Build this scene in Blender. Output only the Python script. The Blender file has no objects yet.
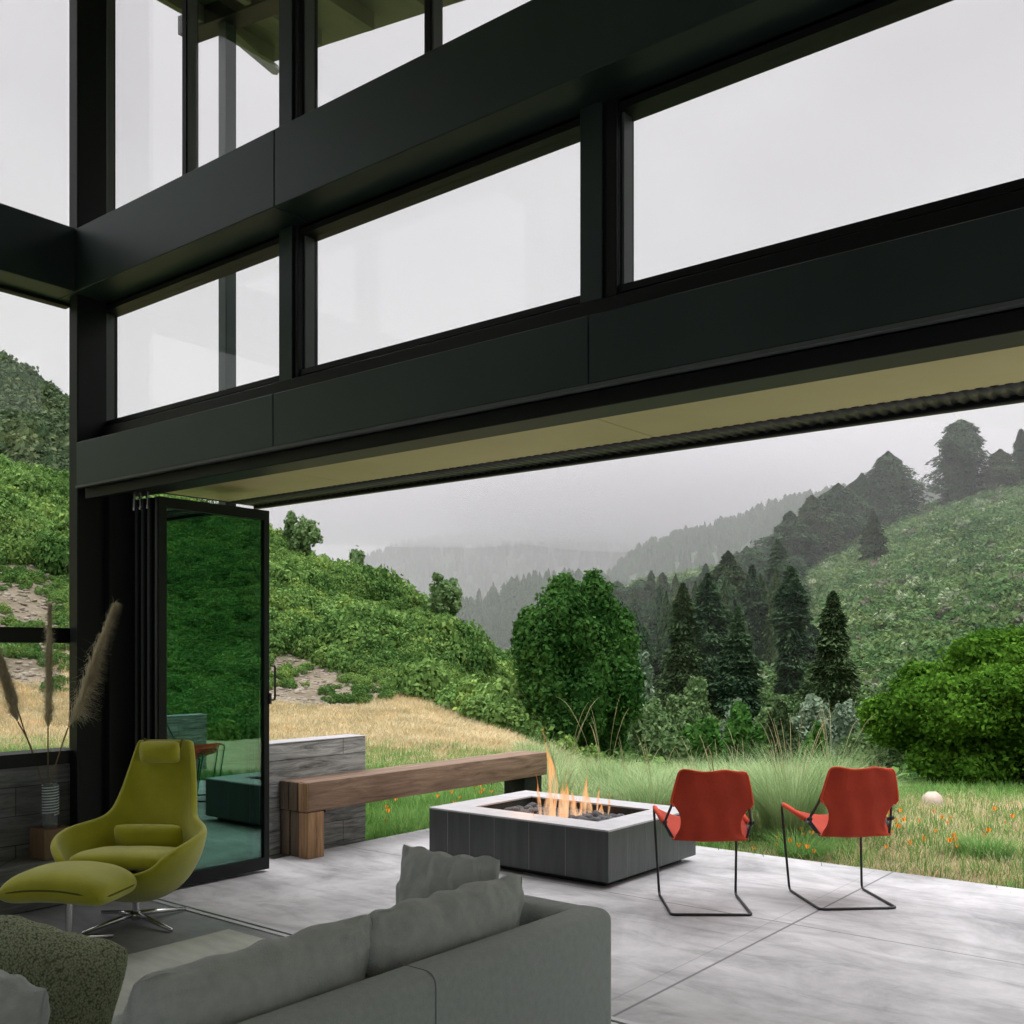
import bpy, bmesh, math, random
import numpy as np
from mathutils import Vector, Matrix, noise as mnoise

SC = bpy.context.scene
COL = SC.collection
R_ = random.Random(7)
NP = np.random.default_rng(7)
PI = math.pi

# ---------------------------------------------------------------- camera frame of reference
FPX = 1015.8
YAW = math.atan(808 / 1015.8)
EYE = 1.6
FW = (-math.sin(YAW), math.cos(YAW))
RT = (math.cos(YAW), math.sin(YAW))


def at(px, D):
    """ground position at depth D in the direction of an image column"""
    u = (px - 512) / FPX
    return (FW[0] + u * RT[0]) * D, (FW[1] + u * RT[1]) * D


def hz(py, D):
    return EYE + (652 - py) / FPX * D


cam = bpy.data.cameras.new('camera')
cam.lens = 36 * FPX / 1024
cam.sensor_width = 36
cam.shift_y = (652 - 512) / 1024
cam.clip_start = 0.05
cam.clip_end = 5000
co = bpy.data.objects.new('camera', cam)
COL.objects.link(co)
co.location = (0, 0, EYE)
co.rotation_euler = (PI / 2, 0, YAW)
SC.camera = co

SC.view_settings.view_transform = 'Standard'
SC.view_settings.look = 'None'
SC.view_settings.gamma = 1
SC.view_settings.use_curve_mapping = False
SC.view_settings.exposure = 0.0
SC.cycles.max_bounces = 8
SC.cycles.diffuse_bounces = 4
SC.cycles.glossy_bounces = 4
SC.cycles.transmission_bounces = 6
SC.cycles.transparent_max_bounces = 24
SC.cycles.volume_bounces = 2
SC.cycles.use_denoising = True
SC.cycles.sample_clamp_indirect = 6
SC.cycles.caustics_reflective = False
SC.cycles.caustics_refractive = False


# ---------------------------------------------------------------- materials
def new_mat(name):
    m = bpy.data.materials.new(name)
    m.use_nodes = True
    nt = m.node_tree
    nt.nodes.clear()
    out = nt.nodes.new('ShaderNodeOutputMaterial')
    return m, nt, out


def nd(nt, t, **kw):
    n = nt.nodes.new(t)
    for k, v in kw.items():
        if k in n.inputs:
            n.inputs[k].default_value = v
        else:
            setattr(n, k, v)
    return n


def lk(nt, a, b):
    nt.links.new(a, b)


def ramp(nt, stops):
    r = nt.nodes.new('ShaderNodeValToRGB')
    e = r.color_ramp.elements
    while len(e) < len(stops):
        e.new(0.5)
    for i, (p, c) in enumerate(stops):
        e[i].position = p
        e[i].color = (c[0], c[1], c[2], 1)
    return r


def coords(nt, scale=(1, 1, 1), world=True):
    if world:
        g = nt.nodes.new('ShaderNodeNewGeometry')
        src = g.outputs['Position']
    else:
        g = nt.nodes.new('ShaderNodeTexCoord')
        src = g.outputs['Object']
    mp = nt.nodes.new('ShaderNodeMapping')
    mp.inputs['Scale'].default_value = scale
    lk(nt, src, mp.inputs['Vector'])
    return mp.outputs['Vector']


def surf(name, stops, scale=3, stretch=(1, 1, 1), rough=0.6, metal=0.0, bump=0.0, bscale=None, detail=5, world=True,
         sheen=0.0, spec=0.5, rvar=0.0):
    """noise-coloured principled surface"""
    m, nt, out = new_mat(name)
    p = nd(nt, 'ShaderNodeBsdfPrincipled')
    p.inputs['Roughness'].default_value = rough
    p.inputs['Metallic'].default_value = metal
    p.inputs['Specular IOR Level'].default_value = spec
    if sheen:
        p.inputs['Sheen Weight'].default_value = sheen
        p.inputs['Sheen Roughness'].default_value = 0.5
    v = coords(nt, stretch, world)
    n = nd(nt, 'ShaderNodeTexNoise', Scale=scale, Detail=detail, Roughness=0.6)
    lk(nt, v, n.inputs['Vector'])
    r = ramp(nt, stops)
    lk(nt, n.outputs['Fac'], r.inputs['Fac'])
    lk(nt, r.outputs['Color'], p.inputs['Base Color'])
    if rvar:
        mr = nd(nt, 'ShaderNodeMapRange')
        mr.inputs['To Min'].default_value = rough - rvar
        mr.inputs['To Max'].default_value = rough + rvar
        lk(nt, n.outputs['Fac'], mr.inputs['Value'])
        lk(nt, mr.outputs['Result'], p.inputs['Roughness'])
    if bump:
        n2 = nd(nt, 'ShaderNodeTexNoise', Scale=bscale or scale * 6, Detail=3)
        lk(nt, v, n2.inputs['Vector'])
        b = nd(nt, 'ShaderNodeBump', Strength=bump, Distance=0.01)
        lk(nt, n2.outputs['Fac'], b.inputs['Height'])
        lk(nt, b.outputs['Normal'], p.inputs['Normal'])
    lk(nt, p.outputs['BSDF'], out.inputs['Surface'])
    return m


def srgb(r, g, b):
    f = lambda c: (c / 255 / 12.92) if c / 255 <= 0.04045 else ((c / 255 + 0.055) / 1.055) ** 2.4
    return (f(r), f(g), f(b))


def near(c, d=0.12):
    return [(0.3, tuple(x * (1 - d) for x in c)), (0.7, tuple(x * (1 + d) for x in c))]


M = {}
M['steel'] = surf('dark_steel', near((0.030, 0.048, 0.046), 0.15), scale=1.5, rough=0.45, metal=0.3, spec=0.5, rvar=0.06)
M['frame'] = surf('black_frame_metal', near((0.008, 0.010, 0.010), 0.1), scale=4, rough=0.45, spec=0.25)
M['seal'] = surf('grey_gasket', near((0.09, 0.1, 0.1)), rough=0.5)
M['alu'] = surf('track_aluminium', near((0.5, 0.51, 0.51)), rough=0.45, metal=0.2)
M['chrome'] = surf('brushed_chrome', near((0.6, 0.6, 0.6), 0.05), rough=0.22, metal=1.0)
M['soffit'] = surf('olive_soffit_panel', [(0.3, (0.46, 0.42, 0.19)), (0.7, (0.58, 0.53, 0.27))], scale=0.7, rough=0.55)
M['deck'] = surf('corrugated_deck', near((0.03, 0.035, 0.03)), rough=0.4, metal=0.3)
M['eave'] = surf('weathered_eave', [(0.3, (0.10, 0.12, 0.07)), (0.7, (0.16, 0.18, 0.11))], scale=2, rough=0.7)
M['plaster'] = surf('grey_interior_plaster', near((0.45, 0.45, 0.44)), rough=0.8)
M['ceil'] = surf('ceiling_boards', near((0.46, 0.38, 0.28)), scale=2, stretch=(1, 8, 1), rough=0.6)
M['tile'] = surf('slate_tile', [(0.3, (0.04, 0.048, 0.046)), (0.7, (0.07, 0.08, 0.078))], scale=3, stretch=(6, 6, 0.6), rough=0.36, bump=0.15)
M['cap'] = surf('pale_concrete_rim', [(0.3, (0.42, 0.41, 0.42)), (0.7, (0.52, 0.51, 0.52))], scale=8, rough=0.55)
M['grout'] = surf('tile_joint', near((0.2, 0.21, 0.21)), rough=0.7)
M['lava'] = surf('lava_rock', [(0.35, (0.015, 0.015, 0.017)), (0.7, (0.17, 0.17, 0.18))], scale=30, rough=0.55, bump=0.6, world=False)
M['canvas'] = surf('red_orange_canvas', [(0.3, (0.36, 0.03, 0.009)), (0.7, (0.47, 0.042, 0.012))], scale=6, rough=0.85, bump=0.25, bscale=60, world=False)
M['hem'] = surf('red_orange_hem', near((0.66, 0.065, 0.02), 0.06), rough=0.8, world=False)
M['rod'] = surf('black_rod', near((0.012, 0.012, 0.013)), rough=0.35)
M['lime'] = surf('olive_lime_wool', [(0.3, (0.34, 0.34, 0.012)), (0.7, (0.44, 0.44, 0.02))], scale=5, rough=0.9, bump=0.3, bscale=160, world=False, sheen=0.4)
M['lime2'] = surf('olive_lime_piping', near((0.11, 0.11, 0.008)), rough=0.9, world=False)
M['sofa'] = surf('grey_linen_weave', [(0.3, (0.40, 0.445, 0.43)), (0.7, (0.48, 0.53, 0.51))], scale=40, rough=0.92, bump=0.5, bscale=220, world=False, sheen=0.2)
M['pillow'] = surf('grey_cushion_linen', [(0.3, (0.44, 0.475, 0.455)), (0.7, (0.53, 0.565, 0.54))], scale=30, rough=0.92, bump=0.4, bscale=200, world=False, sheen=0.2)
M['seam'] = surf('cushion_seam', near((0.24, 0.27, 0.26)), rough=0.9, world=False)
M['rug'] = surf('pale_sage_rug', [(0.3, (0.40, 0.42, 0.36)), (0.7, (0.50, 0.52, 0.45))], scale=4, stretch=(1, 4, 1), rough=0.95, bump=0.4, bscale=150)
M['block'] = surf('walnut_block', [(0.3, (0.16, 0.10, 0.055)), (0.7, (0.30, 0.20, 0.11))], scale=4, stretch=(4, 4, 1), rough=0.6)
M['plume'] = surf('pampas_plume', near((0.66, 0.58, 0.42), 0.15), scale=6, rough=0.9)
M['straw'] = surf('dry_stem', near((0.22, 0.15, 0.06), 0.2), scale=9, rough=0.7)
M['bark'] = surf('bark', [(0.3, (0.045, 0.035, 0.025)), (0.7, (0.1, 0.08, 0.06))], scale=5, stretch=(3, 3, 0.6), rough=0.9)
M['stone'] = surf('pale_boulder', [(0.3, (0.42, 0.33, 0.26)), (0.7, (0.62, 0.5, 0.42))], scale=4, rough=0.85, bump=0.5)
M['outcrop'] = surf('pale_outcrop', [(0.3, (0.32, 0.29, 0.25)), (0.7, (0.5, 0.47, 0.42))], scale=0.6, rough=0.9)
M['rib'] = surf('pale_glass_rib', near((0.75, 0.85, 0.86), 0.05), rough=0.1)
M['soilchip'] = surf('litter', [(0.3, (0.10, 0.08, 0.06)), (0.7, (0.34, 0.29, 0.23))], scale=3, rough=0.95)
M['poppy'] = surf('poppy_petals', near((0.95, 0.36, 0.02), 0.05), rough=0.6)
M['purple'] = surf('purple_petals', near((0.32, 0.18, 0.4), 0.1), rough=0.6)
M['redspike'] = surf('rusty_spike', near((0.3, 0.06, 0.03), 0.2), rough=0.7)


def timber_mat(name, c0, c1, stretch, scale=3.0):
    m, nt, out = new_mat(name)
    p = nd(nt, 'ShaderNodeBsdfPrincipled', Roughness=0.7)
    v = coords(nt, stretch)
    n = nd(nt, 'ShaderNodeTexNoise', Scale=scale, Detail=8, Roughness=0.7, Distortion=0.6)
    lk(nt, v, n.inputs['Vector'])
    r = ramp(nt, [(0.3, c0), (0.52, tuple((a + b) / 2 for a, b in zip(c0, c1))), (0.72, c1)])
    lk(nt, n.outputs['Fac'], r.inputs['Fac'])
    lk(nt, r.outputs['Color'], p.inputs['Base Color'])
    b = nd(nt, 'ShaderNodeBump', Strength=0.5, Distance=0.006)
    lk(nt, n.outputs['Fac'], b.inputs['Height'])
    lk(nt, b.outputs['Normal'], p.inputs['Normal'])
    lk(nt, p.outputs['BSDF'], out.inputs['Surface'])
    return m


M['timber_x'] = timber_mat('reclaimed_timber', (0.10, 0.052, 0.03), (0.36, 0.24, 0.16), (9, 0.7, 9))
M['timber_z'] = timber_mat('reclaimed_timber_post', (0.12, 0.055, 0.022), (0.42, 0.25, 0.12), (12, 12, 0.8))
M['timber_dark'] = timber_mat('dark_timber_post', (0.03, 0.02, 0.014), (0.12, 0.08, 0.045), (12, 12, 0.8))


def concrete_floor(name, c0, c1, joints, rough):
    m, nt, out = new_mat(name)
    p = nd(nt, 'ShaderNodeBsdfPrincipled')
    v = coords(nt)
    n = nd(nt, 'ShaderNodeTexNoise', Scale=1.1, Detail=9, Roughness=0.68, Distortion=0.4)
    lk(nt, v, n.inputs['Vector'])
    r = ramp(nt, [(0.30, c0), (0.45, tuple(a * 0.45 + b * 0.55 for a, b in zip(c0, c1))), (0.62, c1)])
    lk(nt, n.outputs['Fac'], r.inputs['Fac'])
    # broom and trowel streaks
    v2 = coords(nt, (1.0, 3.0, 1))
    n2 = nd(nt, 'ShaderNodeTexNoise', Scale=1.6, Detail=7, Roughness=0.7, Distortion=0.8)
    lk(nt, v2, n2.inputs['Vector'])
    r2 = ramp(nt, [(0.36, (0.52, 0.52, 0.52)), (0.54, (1, 1, 1))])
    lk(nt, n2.outputs['Fac'], r2.inputs['Fac'])
    mx = nd(nt, 'ShaderNodeMix', data_type='RGBA', blend_type='MULTIPLY')
    mx.inputs[0].default_value = 0.6
    lk(nt, r.outputs['Color'], mx.inputs[6])
    lk(nt, r2.outputs['Color'], mx.inputs[7])
    col = mx.outputs[2]
    geo = nd(nt, 'ShaderNodeNewGeometry')
    sep = nd(nt, 'ShaderNodeSeparateXYZ')
    lk(nt, geo.outputs['Position'], sep.inputs[0])
    for axis, pos, w, k in joints:
        a = nd(nt, 'ShaderNodeMath', operation='SUBTRACT')
        lk(nt, sep.outputs[axis], a.inputs[0])
        a.inputs[1].default_value = pos
        b = nd(nt, 'ShaderNodeMath', operation='ABSOLUTE')
        lk(nt, a.outputs[0], b.inputs[0])
        c = nd(nt, 'ShaderNodeMath', operation='LESS_THAN')
        lk(nt, b.outputs[0], c.inputs[0])
        c.inputs[1].default_value = w
        d = nd(nt, 'ShaderNodeMath', operation='MULTIPLY')
        lk(nt, c.outputs[0], d.inputs[0])
        d.inputs[1].default_value = k
        m2 = nd(nt, 'ShaderNodeMix', data_type='RGBA')
        lk(nt, d.outputs[0], m2.inputs[0])
        lk(nt, col, m2.inputs[6])
        m2.inputs[7].default_value = (0.12, 0.12, 0.12, 1)
        col = m2.outputs[2]
    lk(nt, col, p.inputs['Base Color'])
    mr = nd(nt, 'ShaderNodeMapRange')
    mr.inputs['To Min'].default_value = rough - 0.12
    mr.inputs['To Max'].default_value = rough + 0.12
    lk(nt, n.outputs['Fac'], mr.inputs['Value'])
    lk(nt, mr.outputs['Result'], p.inputs['Roughness'])
    lk(nt, p.outputs['BSDF'], out.inputs['Surface'])
    return m


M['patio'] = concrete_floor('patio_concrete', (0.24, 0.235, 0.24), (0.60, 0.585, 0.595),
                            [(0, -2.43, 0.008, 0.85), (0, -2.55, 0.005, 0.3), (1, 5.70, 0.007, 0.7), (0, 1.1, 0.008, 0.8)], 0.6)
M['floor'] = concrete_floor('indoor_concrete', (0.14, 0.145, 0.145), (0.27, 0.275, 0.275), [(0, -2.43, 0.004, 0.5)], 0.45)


def board_concrete(name, c0, c1):
    """board-marked concrete, horizontal planks 0.19 m high"""
    m, nt, out = new_mat(name)
    p = nd(nt, 'ShaderNodeBsdfPrincipled', Roughness=0.8)
    geo = nd(nt, 'ShaderNodeNewGeometry')
    sep = nd(nt, 'ShaderNodeSeparateXYZ')
    lk(nt, geo.outputs['Position'], sep.inputs[0])
    ad = nd(nt, 'ShaderNodeMath', operation='ADD')
    lk(nt, sep.outputs[0], ad.inputs[0])
    lk(nt, sep.outputs[1], ad.inputs[1])
    cb = nd(nt, 'ShaderNodeCombineXYZ')
    lk(nt, ad.outputs[0], cb.inputs[0])
    lk(nt, sep.outputs[2], cb.inputs[1])
    br = nd(nt, 'ShaderNodeTexBrick')
    br.offset = 0.37
    br.inputs['Scale'].default_value = 1
    br.inputs['Brick Width'].default_value = 1.7
    br.inputs['Row Height'].default_value = 0.185
    br.inputs['Mortar Size'].default_value = 0.004
    br.inputs['Color1'].default_value = (0.75, 0.75, 0.75, 1)
    br.inputs['Color2'].default_value = (1.1, 1.1, 1.1, 1)
    br.inputs['Mortar'].default_value = (0.35, 0.35, 0.35, 1)
    lk(nt, cb.outputs[0], br.inputs['Vector'])
    mp = nd(nt, 'ShaderNodeMapping')
    mp.inputs['Scale'].default_value = (1, 9, 1)
    lk(nt, cb.outputs[0], mp.inputs['Vector'])
    n = nd(nt, 'ShaderNodeTexNoise', Scale=2.2, Detail=9, Roughness=0.72, Distortion=1.2)
    lk(nt, mp.outputs[0], n.inputs['Vector'])
    r = ramp(nt, [(0.34, c0), (0.62, c1)])
    lk(nt, n.outputs['Fac'], r.inputs['Fac'])
    mx = nd(nt, 'ShaderNodeMix', data_type='RGBA', blend_type='MULTIPLY')
    mx.inputs[0].default_value = 1
    lk(nt, r.outputs['Color'], mx.inputs[6])
    lk(nt, br.outputs['Color'], mx.inputs[7])
    lk(nt, mx.outputs[2], p.inputs['Base Color'])
    b = nd(nt, 'ShaderNodeBump', Strength=0.6, Distance=0.006)
    lk(nt, n.outputs['Fac'], b.inputs['Height'])
    lk(nt, b.outputs['Normal'], p.inputs['Normal'])
    lk(nt, p.outputs['BSDF'], out.inputs['Surface'])
    return m


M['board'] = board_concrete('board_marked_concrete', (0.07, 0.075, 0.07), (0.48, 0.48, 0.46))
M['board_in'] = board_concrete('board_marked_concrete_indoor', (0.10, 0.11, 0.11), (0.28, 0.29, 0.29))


def glass_mat(name, tint, ior, refl=(1, 1, 1), rough=0.0):
    m, nt, out = new_mat(name)
    t = nd(nt, 'ShaderNodeBsdfTransparent', Color=(*tint, 1))
    g = nd(nt, 'ShaderNodeBsdfGlossy', Color=(*refl, 1), Roughness=rough)
    # Schlick reflectance, the same from both faces of the pane
    f0 = ((ior - 1) / (ior + 1)) ** 2
    lw = nd(nt, 'ShaderNodeLayerWeight', Blend=0.5)
    pw = nd(nt, 'ShaderNodeMath', operation='POWER')
    lk(nt, lw.outputs['Facing'], pw.inputs[0])
    pw.inputs[1].default_value = 5
    ma = nd(nt, 'ShaderNodeMath', operation='MULTIPLY_ADD')
    lk(nt, pw.outputs[0], ma.inputs[0])
    ma.inputs[1].default_value = 1 - f0
    ma.inputs[2].default_value = f0
    mx = nd(nt, 'ShaderNodeMixShader')
    lk(nt, ma.outputs[0], mx.inputs[0])
    lk(nt, t.outputs[0], mx.inputs[1])
    lk(nt, g.outputs[0], mx.inputs[2])
    lk(nt, mx.outputs[0], out.inputs['Surface'])
    return m


M['glass'] = glass_mat('window_glass', (0.985, 0.99, 0.99), 1.35)
M['door_glass'] = glass_mat('tinted_door_glass', (0.42, 0.66, 0.56), 2.4, (0.6, 1.0, 0.84))


def vase_glass():
    m, nt, out = new_mat('ribbed_vase_glass')
    p = nd(nt, 'ShaderNodeBsdfPrincipled', Roughness=0.05)
    p.inputs['Base Color'].default_value = (0.85, 0.95, 0.97, 1)
    p.inputs['Transmission Weight'].default_value = 0.85
    p.inputs['IOR'].default_value = 1.45
    lk(nt, p.outputs[0], out.inputs['Surface'])
    return m


M['vase'] = vase_glass()


def weave_mat():
    m, nt, out = new_mat('green_boucle_weave')
    p = nd(nt, 'ShaderNodeBsdfPrincipled', Roughness=0.95)
    v = coords(nt, (1, 1, 1.6), world=False)
    vo = nd(nt, 'ShaderNodeTexVoronoi', Scale=150)
    lk(nt, v, vo.inputs['Vector'])
    r = ramp(nt, [(0.25, (0.55, 0.60, 0.40)), (0.55, (0.36, 0.41, 0.25)), (0.85, (0.13, 0.16, 0.09))])
    lk(nt, vo.outputs['Distance'], r.inputs['Fac'])
    lk(nt, r.outputs['Color'], p.inputs['Base Color'])
    b = nd(nt, 'ShaderNodeBump', Strength=0.9, Distance=0.006)
    b.invert = True
    lk(nt, vo.outputs['Distance'], b.inputs['Height'])
    lk(nt, b.outputs['Normal'], p.inputs['Normal'])
    lk(nt, p.outputs[0], out.inputs['Surface'])
    return m


M['weave'] = weave_mat()


def leaf_mat(name, dark, light, tip=None, wscale=0.5, transl=0.25, inst=False, accent=None):
    """leaf colour varies leaf by leaf, and softly over the plant"""
    m, nt, out = new_mat(name)
    geo = nd(nt, 'ShaderNodeNewGeometry')
    n = nd(nt, 'ShaderNodeTexNoise', Scale=wscale, Detail=3)
    lk(nt, geo.outputs['Position'], n.inputs['Vector'])
    ad = nd(nt, 'ShaderNodeMath', operation='MULTIPLY_ADD')
    lk(nt, geo.outputs['Random Per Island'], ad.inputs[0])
    ad.inputs[1].default_value = 0.5
    mr = nd(nt, 'ShaderNodeMapRange')
    mr.inputs['From Min'].default_value = 0.3
    mr.inputs['From Max'].default_value = 0.7
    mr.inputs['To Max'].default_value = 0.5
    lk(nt, n.outputs['Fac'], mr.inputs['Value'])
    lk(nt, mr.outputs['Result'], ad.inputs[2])
    fac = ad.outputs[0]
    stops = [(0.1, dark), (0.9, light)]
    if tip:
        stops.append((0.99, tip))
    r = ramp(nt, stops)
    lk(nt, fac, r.inputs['Fac'])
    col = r.outputs['Color']
    if inst:
        oi = nd(nt, 'ShaderNodeObjectInfo')
        r2 = ramp(nt, inst)
        r2.color_ramp.interpolation = 'CONSTANT' if len(inst) > 3 else 'LINEAR'
        lk(nt, oi.outputs['Random'], r2.inputs['Fac'])
        mx = nd(nt, 'ShaderNodeMix', data_type='RGBA', blend_type='MULTIPLY')
        mx.inputs[0].default_value = 1
        lk(nt, col, mx.inputs[6])
        lk(nt, r2.outputs['Color'], mx.inputs[7])
        col = mx.outputs[2]
    d = nd(nt, 'ShaderNodeBsdfDiffuse')
    t = nd(nt, 'ShaderNodeBsdfTranslucent')
    lk(nt, col, d.inputs['Color'])
    lk(nt, col, t.inputs['Color'])
    mx = nd(nt, 'ShaderNodeMixShader')
    mx.inputs[0].default_value = transl
    lk(nt, d.outputs[0], mx.inputs[1])
    lk(nt, t.outputs[0], mx.inputs[2])
    lk(nt, mx.outputs[0], out.inputs['Surface'])
    return m


INSTVAR = [(0.0, (0.75, 0.85, 0.8)), (0.5, (1.0, 1.0, 1.0)), (1.0, (1.3, 1.15, 1.0))]
INSTPALE = [(0.0, (0.8, 0.9, 0.8)), (0.3, (1.0, 1.0, 1.0)), (0.6, (1.15, 1.05, 0.95)), (0.90, (2.4, 1.75, 2.6)), (0.96, (1.5, 0.9, 1.6))]
L = {}
L['oak'] = leaf_mat('live_oak_leaves', (0.014, 0.06, 0.014), (0.095, 0.215, 0.05), wscale=0.8)
L['bay'] = leaf_mat('bright_bay_leaves', (0.035, 0.10, 0.012), (0.12, 0.26, 0.03), (0.22, 0.38, 0.05), wscale=1.2)
L['hill'] = leaf_mat('hillside_brush_leaves', (0.04, 0.105, 0.025), (0.26, 0.41, 0.12), (0.38, 0.52, 0.17), wscale=0.3, inst=INSTVAR)
L['farhill'] = leaf_mat('far_brush_leaves', (0.06, 0.14, 0.05), (0.21, 0.32, 0.13), wscale=0.06, inst=INSTPALE)
L['scrub'] = leaf_mat('upper_hill_scrub_leaves', (0.05, 0.09, 0.045), (0.17, 0.22, 0.12), wscale=0.1, inst=INSTVAR)
L['willow'] = leaf_mat('willow_leaves', (0.07, 0.14, 0.05), (0.24, 0.35, 0.15), wscale=0.5)
L['sage'] = leaf_mat('silvery_leaves', (0.13, 0.20, 0.13), (0.34, 0.43, 0.30), wscale=0.5)
L['shrub'] = leaf_mat('mid_green_leaves', (0.03, 0.11, 0.02), (0.12, 0.26, 0.06), wscale=0.6)
L['conifer'] = leaf_mat('conifer_needles', (0.022, 0.055, 0.03), (0.10, 0.165, 0.08), wscale=0.15, transl=0.1)
L['conifer2'] = leaf_mat('olive_conifer_needles', (0.03, 0.06, 0.025), (0.11, 0.16, 0.07), wscale=0.15, transl=0.1)
L['grass'] = leaf_mat('green_blades', (0.08, 0.20, 0.04), (0.26, 0.44, 0.14), wscale=0.8, inst=INSTVAR)
L['dry'] = leaf_mat('golden_blades', (0.42, 0.35, 0.19), (0.74, 0.64, 0.44), wscale=0.6, inst=INSTVAR)
L['tussock'] = leaf_mat('tussock_blades', (0.16, 0.28, 0.09), (0.50, 0.62, 0.34), (0.72, 0.74, 0.52), wscale=1.5)
L['seed'] = leaf_mat('seed_stalks', (0.30, 0.28, 0.13), (0.55, 0.50, 0.30), wscale=2)
L['yellow'] = leaf_mat('yellow_green_herb', (0.22, 0.30, 0.03), (0.52, 0.50, 0.08), (0.6, 0.3, 0.05), wscale=2)


M['plume'] = leaf_mat('pampas_hair', (0.62, 0.55, 0.40), (0.92, 0.86, 0.68), wscale=3, transl=0.4)


def ground_mat():
    m, nt, out = new_mat('hill_soil_and_turf')
    p = nd(nt, 'ShaderNodeBsdfPrincipled', Roughness=0.95)
    p.inputs['Specular IOR Level'].default_value = 0.1
    v = coords(nt)
    n = nd(nt, 'ShaderNodeTexNoise', Scale=1.2, Detail=10, Roughness=0.75)
    lk(nt, v, n.inputs['Vector'])
    n2 = nd(nt, 'ShaderNodeTexNoise', Scale=0.35, Detail=5, Roughness=0.6)
    lk(nt, v, n2.inputs['Vector'])
    dry = ramp(nt, [(0.3, (0.34, 0.27, 0.15)), (0.7, (0.64, 0.53, 0.35))])
    lk(nt, n.outputs['Fac'], dry.inputs['Fac'])
    grn = ramp(nt, [(0.3, (0.06, 0.13, 0.03)), (0.7, (0.17, 0.28, 0.08))])
    lk(nt, n.outputs['Fac'], grn.inputs['Fac'])
    soil = ramp(nt, [(0.3, (0.06, 0.055, 0.035)), (0.5, (0.17, 0.14, 0.10)), (0.7, (0.27, 0.23, 0.18))])
    lk(nt, n.outputs['Fac'], soil.inputs['Fac'])
    at_ = nd(nt, 'ShaderNodeAttribute', attribute_name='zone')
    sp = nd(nt, 'ShaderNodeSeparateColor')
    lk(nt, at_.outputs['Color'], sp.inputs[0])
    m1 = nd(nt, 'ShaderNodeMix', data_type='RGBA')
    lk(nt, sp.outputs[0], m1.inputs[0])
    lk(nt, grn.outputs[0], m1.inputs[6])
    lk(nt, dry.outputs[0], m1.inputs[7])
    m2 = nd(nt, 'ShaderNodeMix', data_type='RGBA')
    lk(nt, sp.outputs[1], m2.inputs[0])
    lk(nt, m1.outputs[2], m2.inputs[6])
    lk(nt, soil.outputs[0], m2.inputs[7])
    lk(nt, m2.outputs[2], p.inputs['Base Color'])
    b = nd(nt, 'ShaderNodeBump', Strength=0.8, Distance=0.08)
    lk(nt, n.outputs['Fac'], b.inputs['Height'])
    lk(nt, b.outputs['Normal'], p.inputs['Normal'])
    lk(nt, p.outputs[0], out.inputs['Surface'])
    return m


M['ground'] = ground_mat()


def flame_mat():
    m, nt, out = new_mat('flame')
    tc = nd(nt, 'ShaderNodeTexCoord')
    sep = nd(nt, 'ShaderNodeSeparateXYZ')
    lk(nt, tc.outputs['Generated'], sep.inputs[0])
    r = ramp(nt, [(0.0, (1.0, 0.46, 0.20)), (0.3, (1.0, 0.60, 0.34)), (0.65, (1.0, 0.42, 0.14)), (1.0, (0.95, 0.22, 0.05))])
    lk(nt, sep.outputs[2], r.inputs['Fac'])
    e = nd(nt, 'ShaderNodeEmission', Strength=1.15)
    lk(nt, r.outputs[0], e.inputs['Color'])
    t = nd(nt, 'ShaderNodeBsdfTransparent')
    lw = nd(nt, 'ShaderNodeLayerWeight', Blend=0.35)
    n = nd(nt, 'ShaderNodeTexNoise', Scale=9, Detail=2)
    mp = nd(nt, 'ShaderNodeMapping')
    mp.inputs['Scale'].default_value = (2.2, 2.2, 0.5)
    lk(nt, tc.outputs['Object'], mp.inputs[0])
    lk(nt, mp.outputs[0], n.inputs['Vector'])
    rr = ramp(nt, [(0.40, (0.15, 0.15, 0.15)), (0.6, (1, 1, 1))])
    lk(nt, n.outputs['Fac'], rr.inputs[0])
    inv = nd(nt, 'ShaderNodeMath', operation='SUBTRACT')
    inv.inputs[0].default_value = 1.0
    lk(nt, lw.outputs['Facing'], inv.inputs[1])
    mu = nd(nt, 'ShaderNodeMath', operation='MULTIPLY')
    lk(nt, inv.outputs[0], mu.inputs[0])
    lk(nt, rr.outputs[0], mu.inputs[1])
    mu2 = nd(nt, 'ShaderNodeMath', operation='MULTIPLY')
    mu2.use_clamp = True
    lk(nt, mu.outputs[0], mu2.inputs[0])
    mu2.inputs[1].default_value = 0.85
    mx = nd(nt, 'ShaderNodeMixShader')
    lk(nt, mu2.outputs[0], mx.inputs[0])
    lk(nt, t.outputs[0], mx.inputs[1])
    lk(nt, e.outputs[0], mx.inputs[2])
    lk(nt, mx.outputs[0], out.inputs['Surface'])
    return m


M['flame'] = flame_mat()


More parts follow.
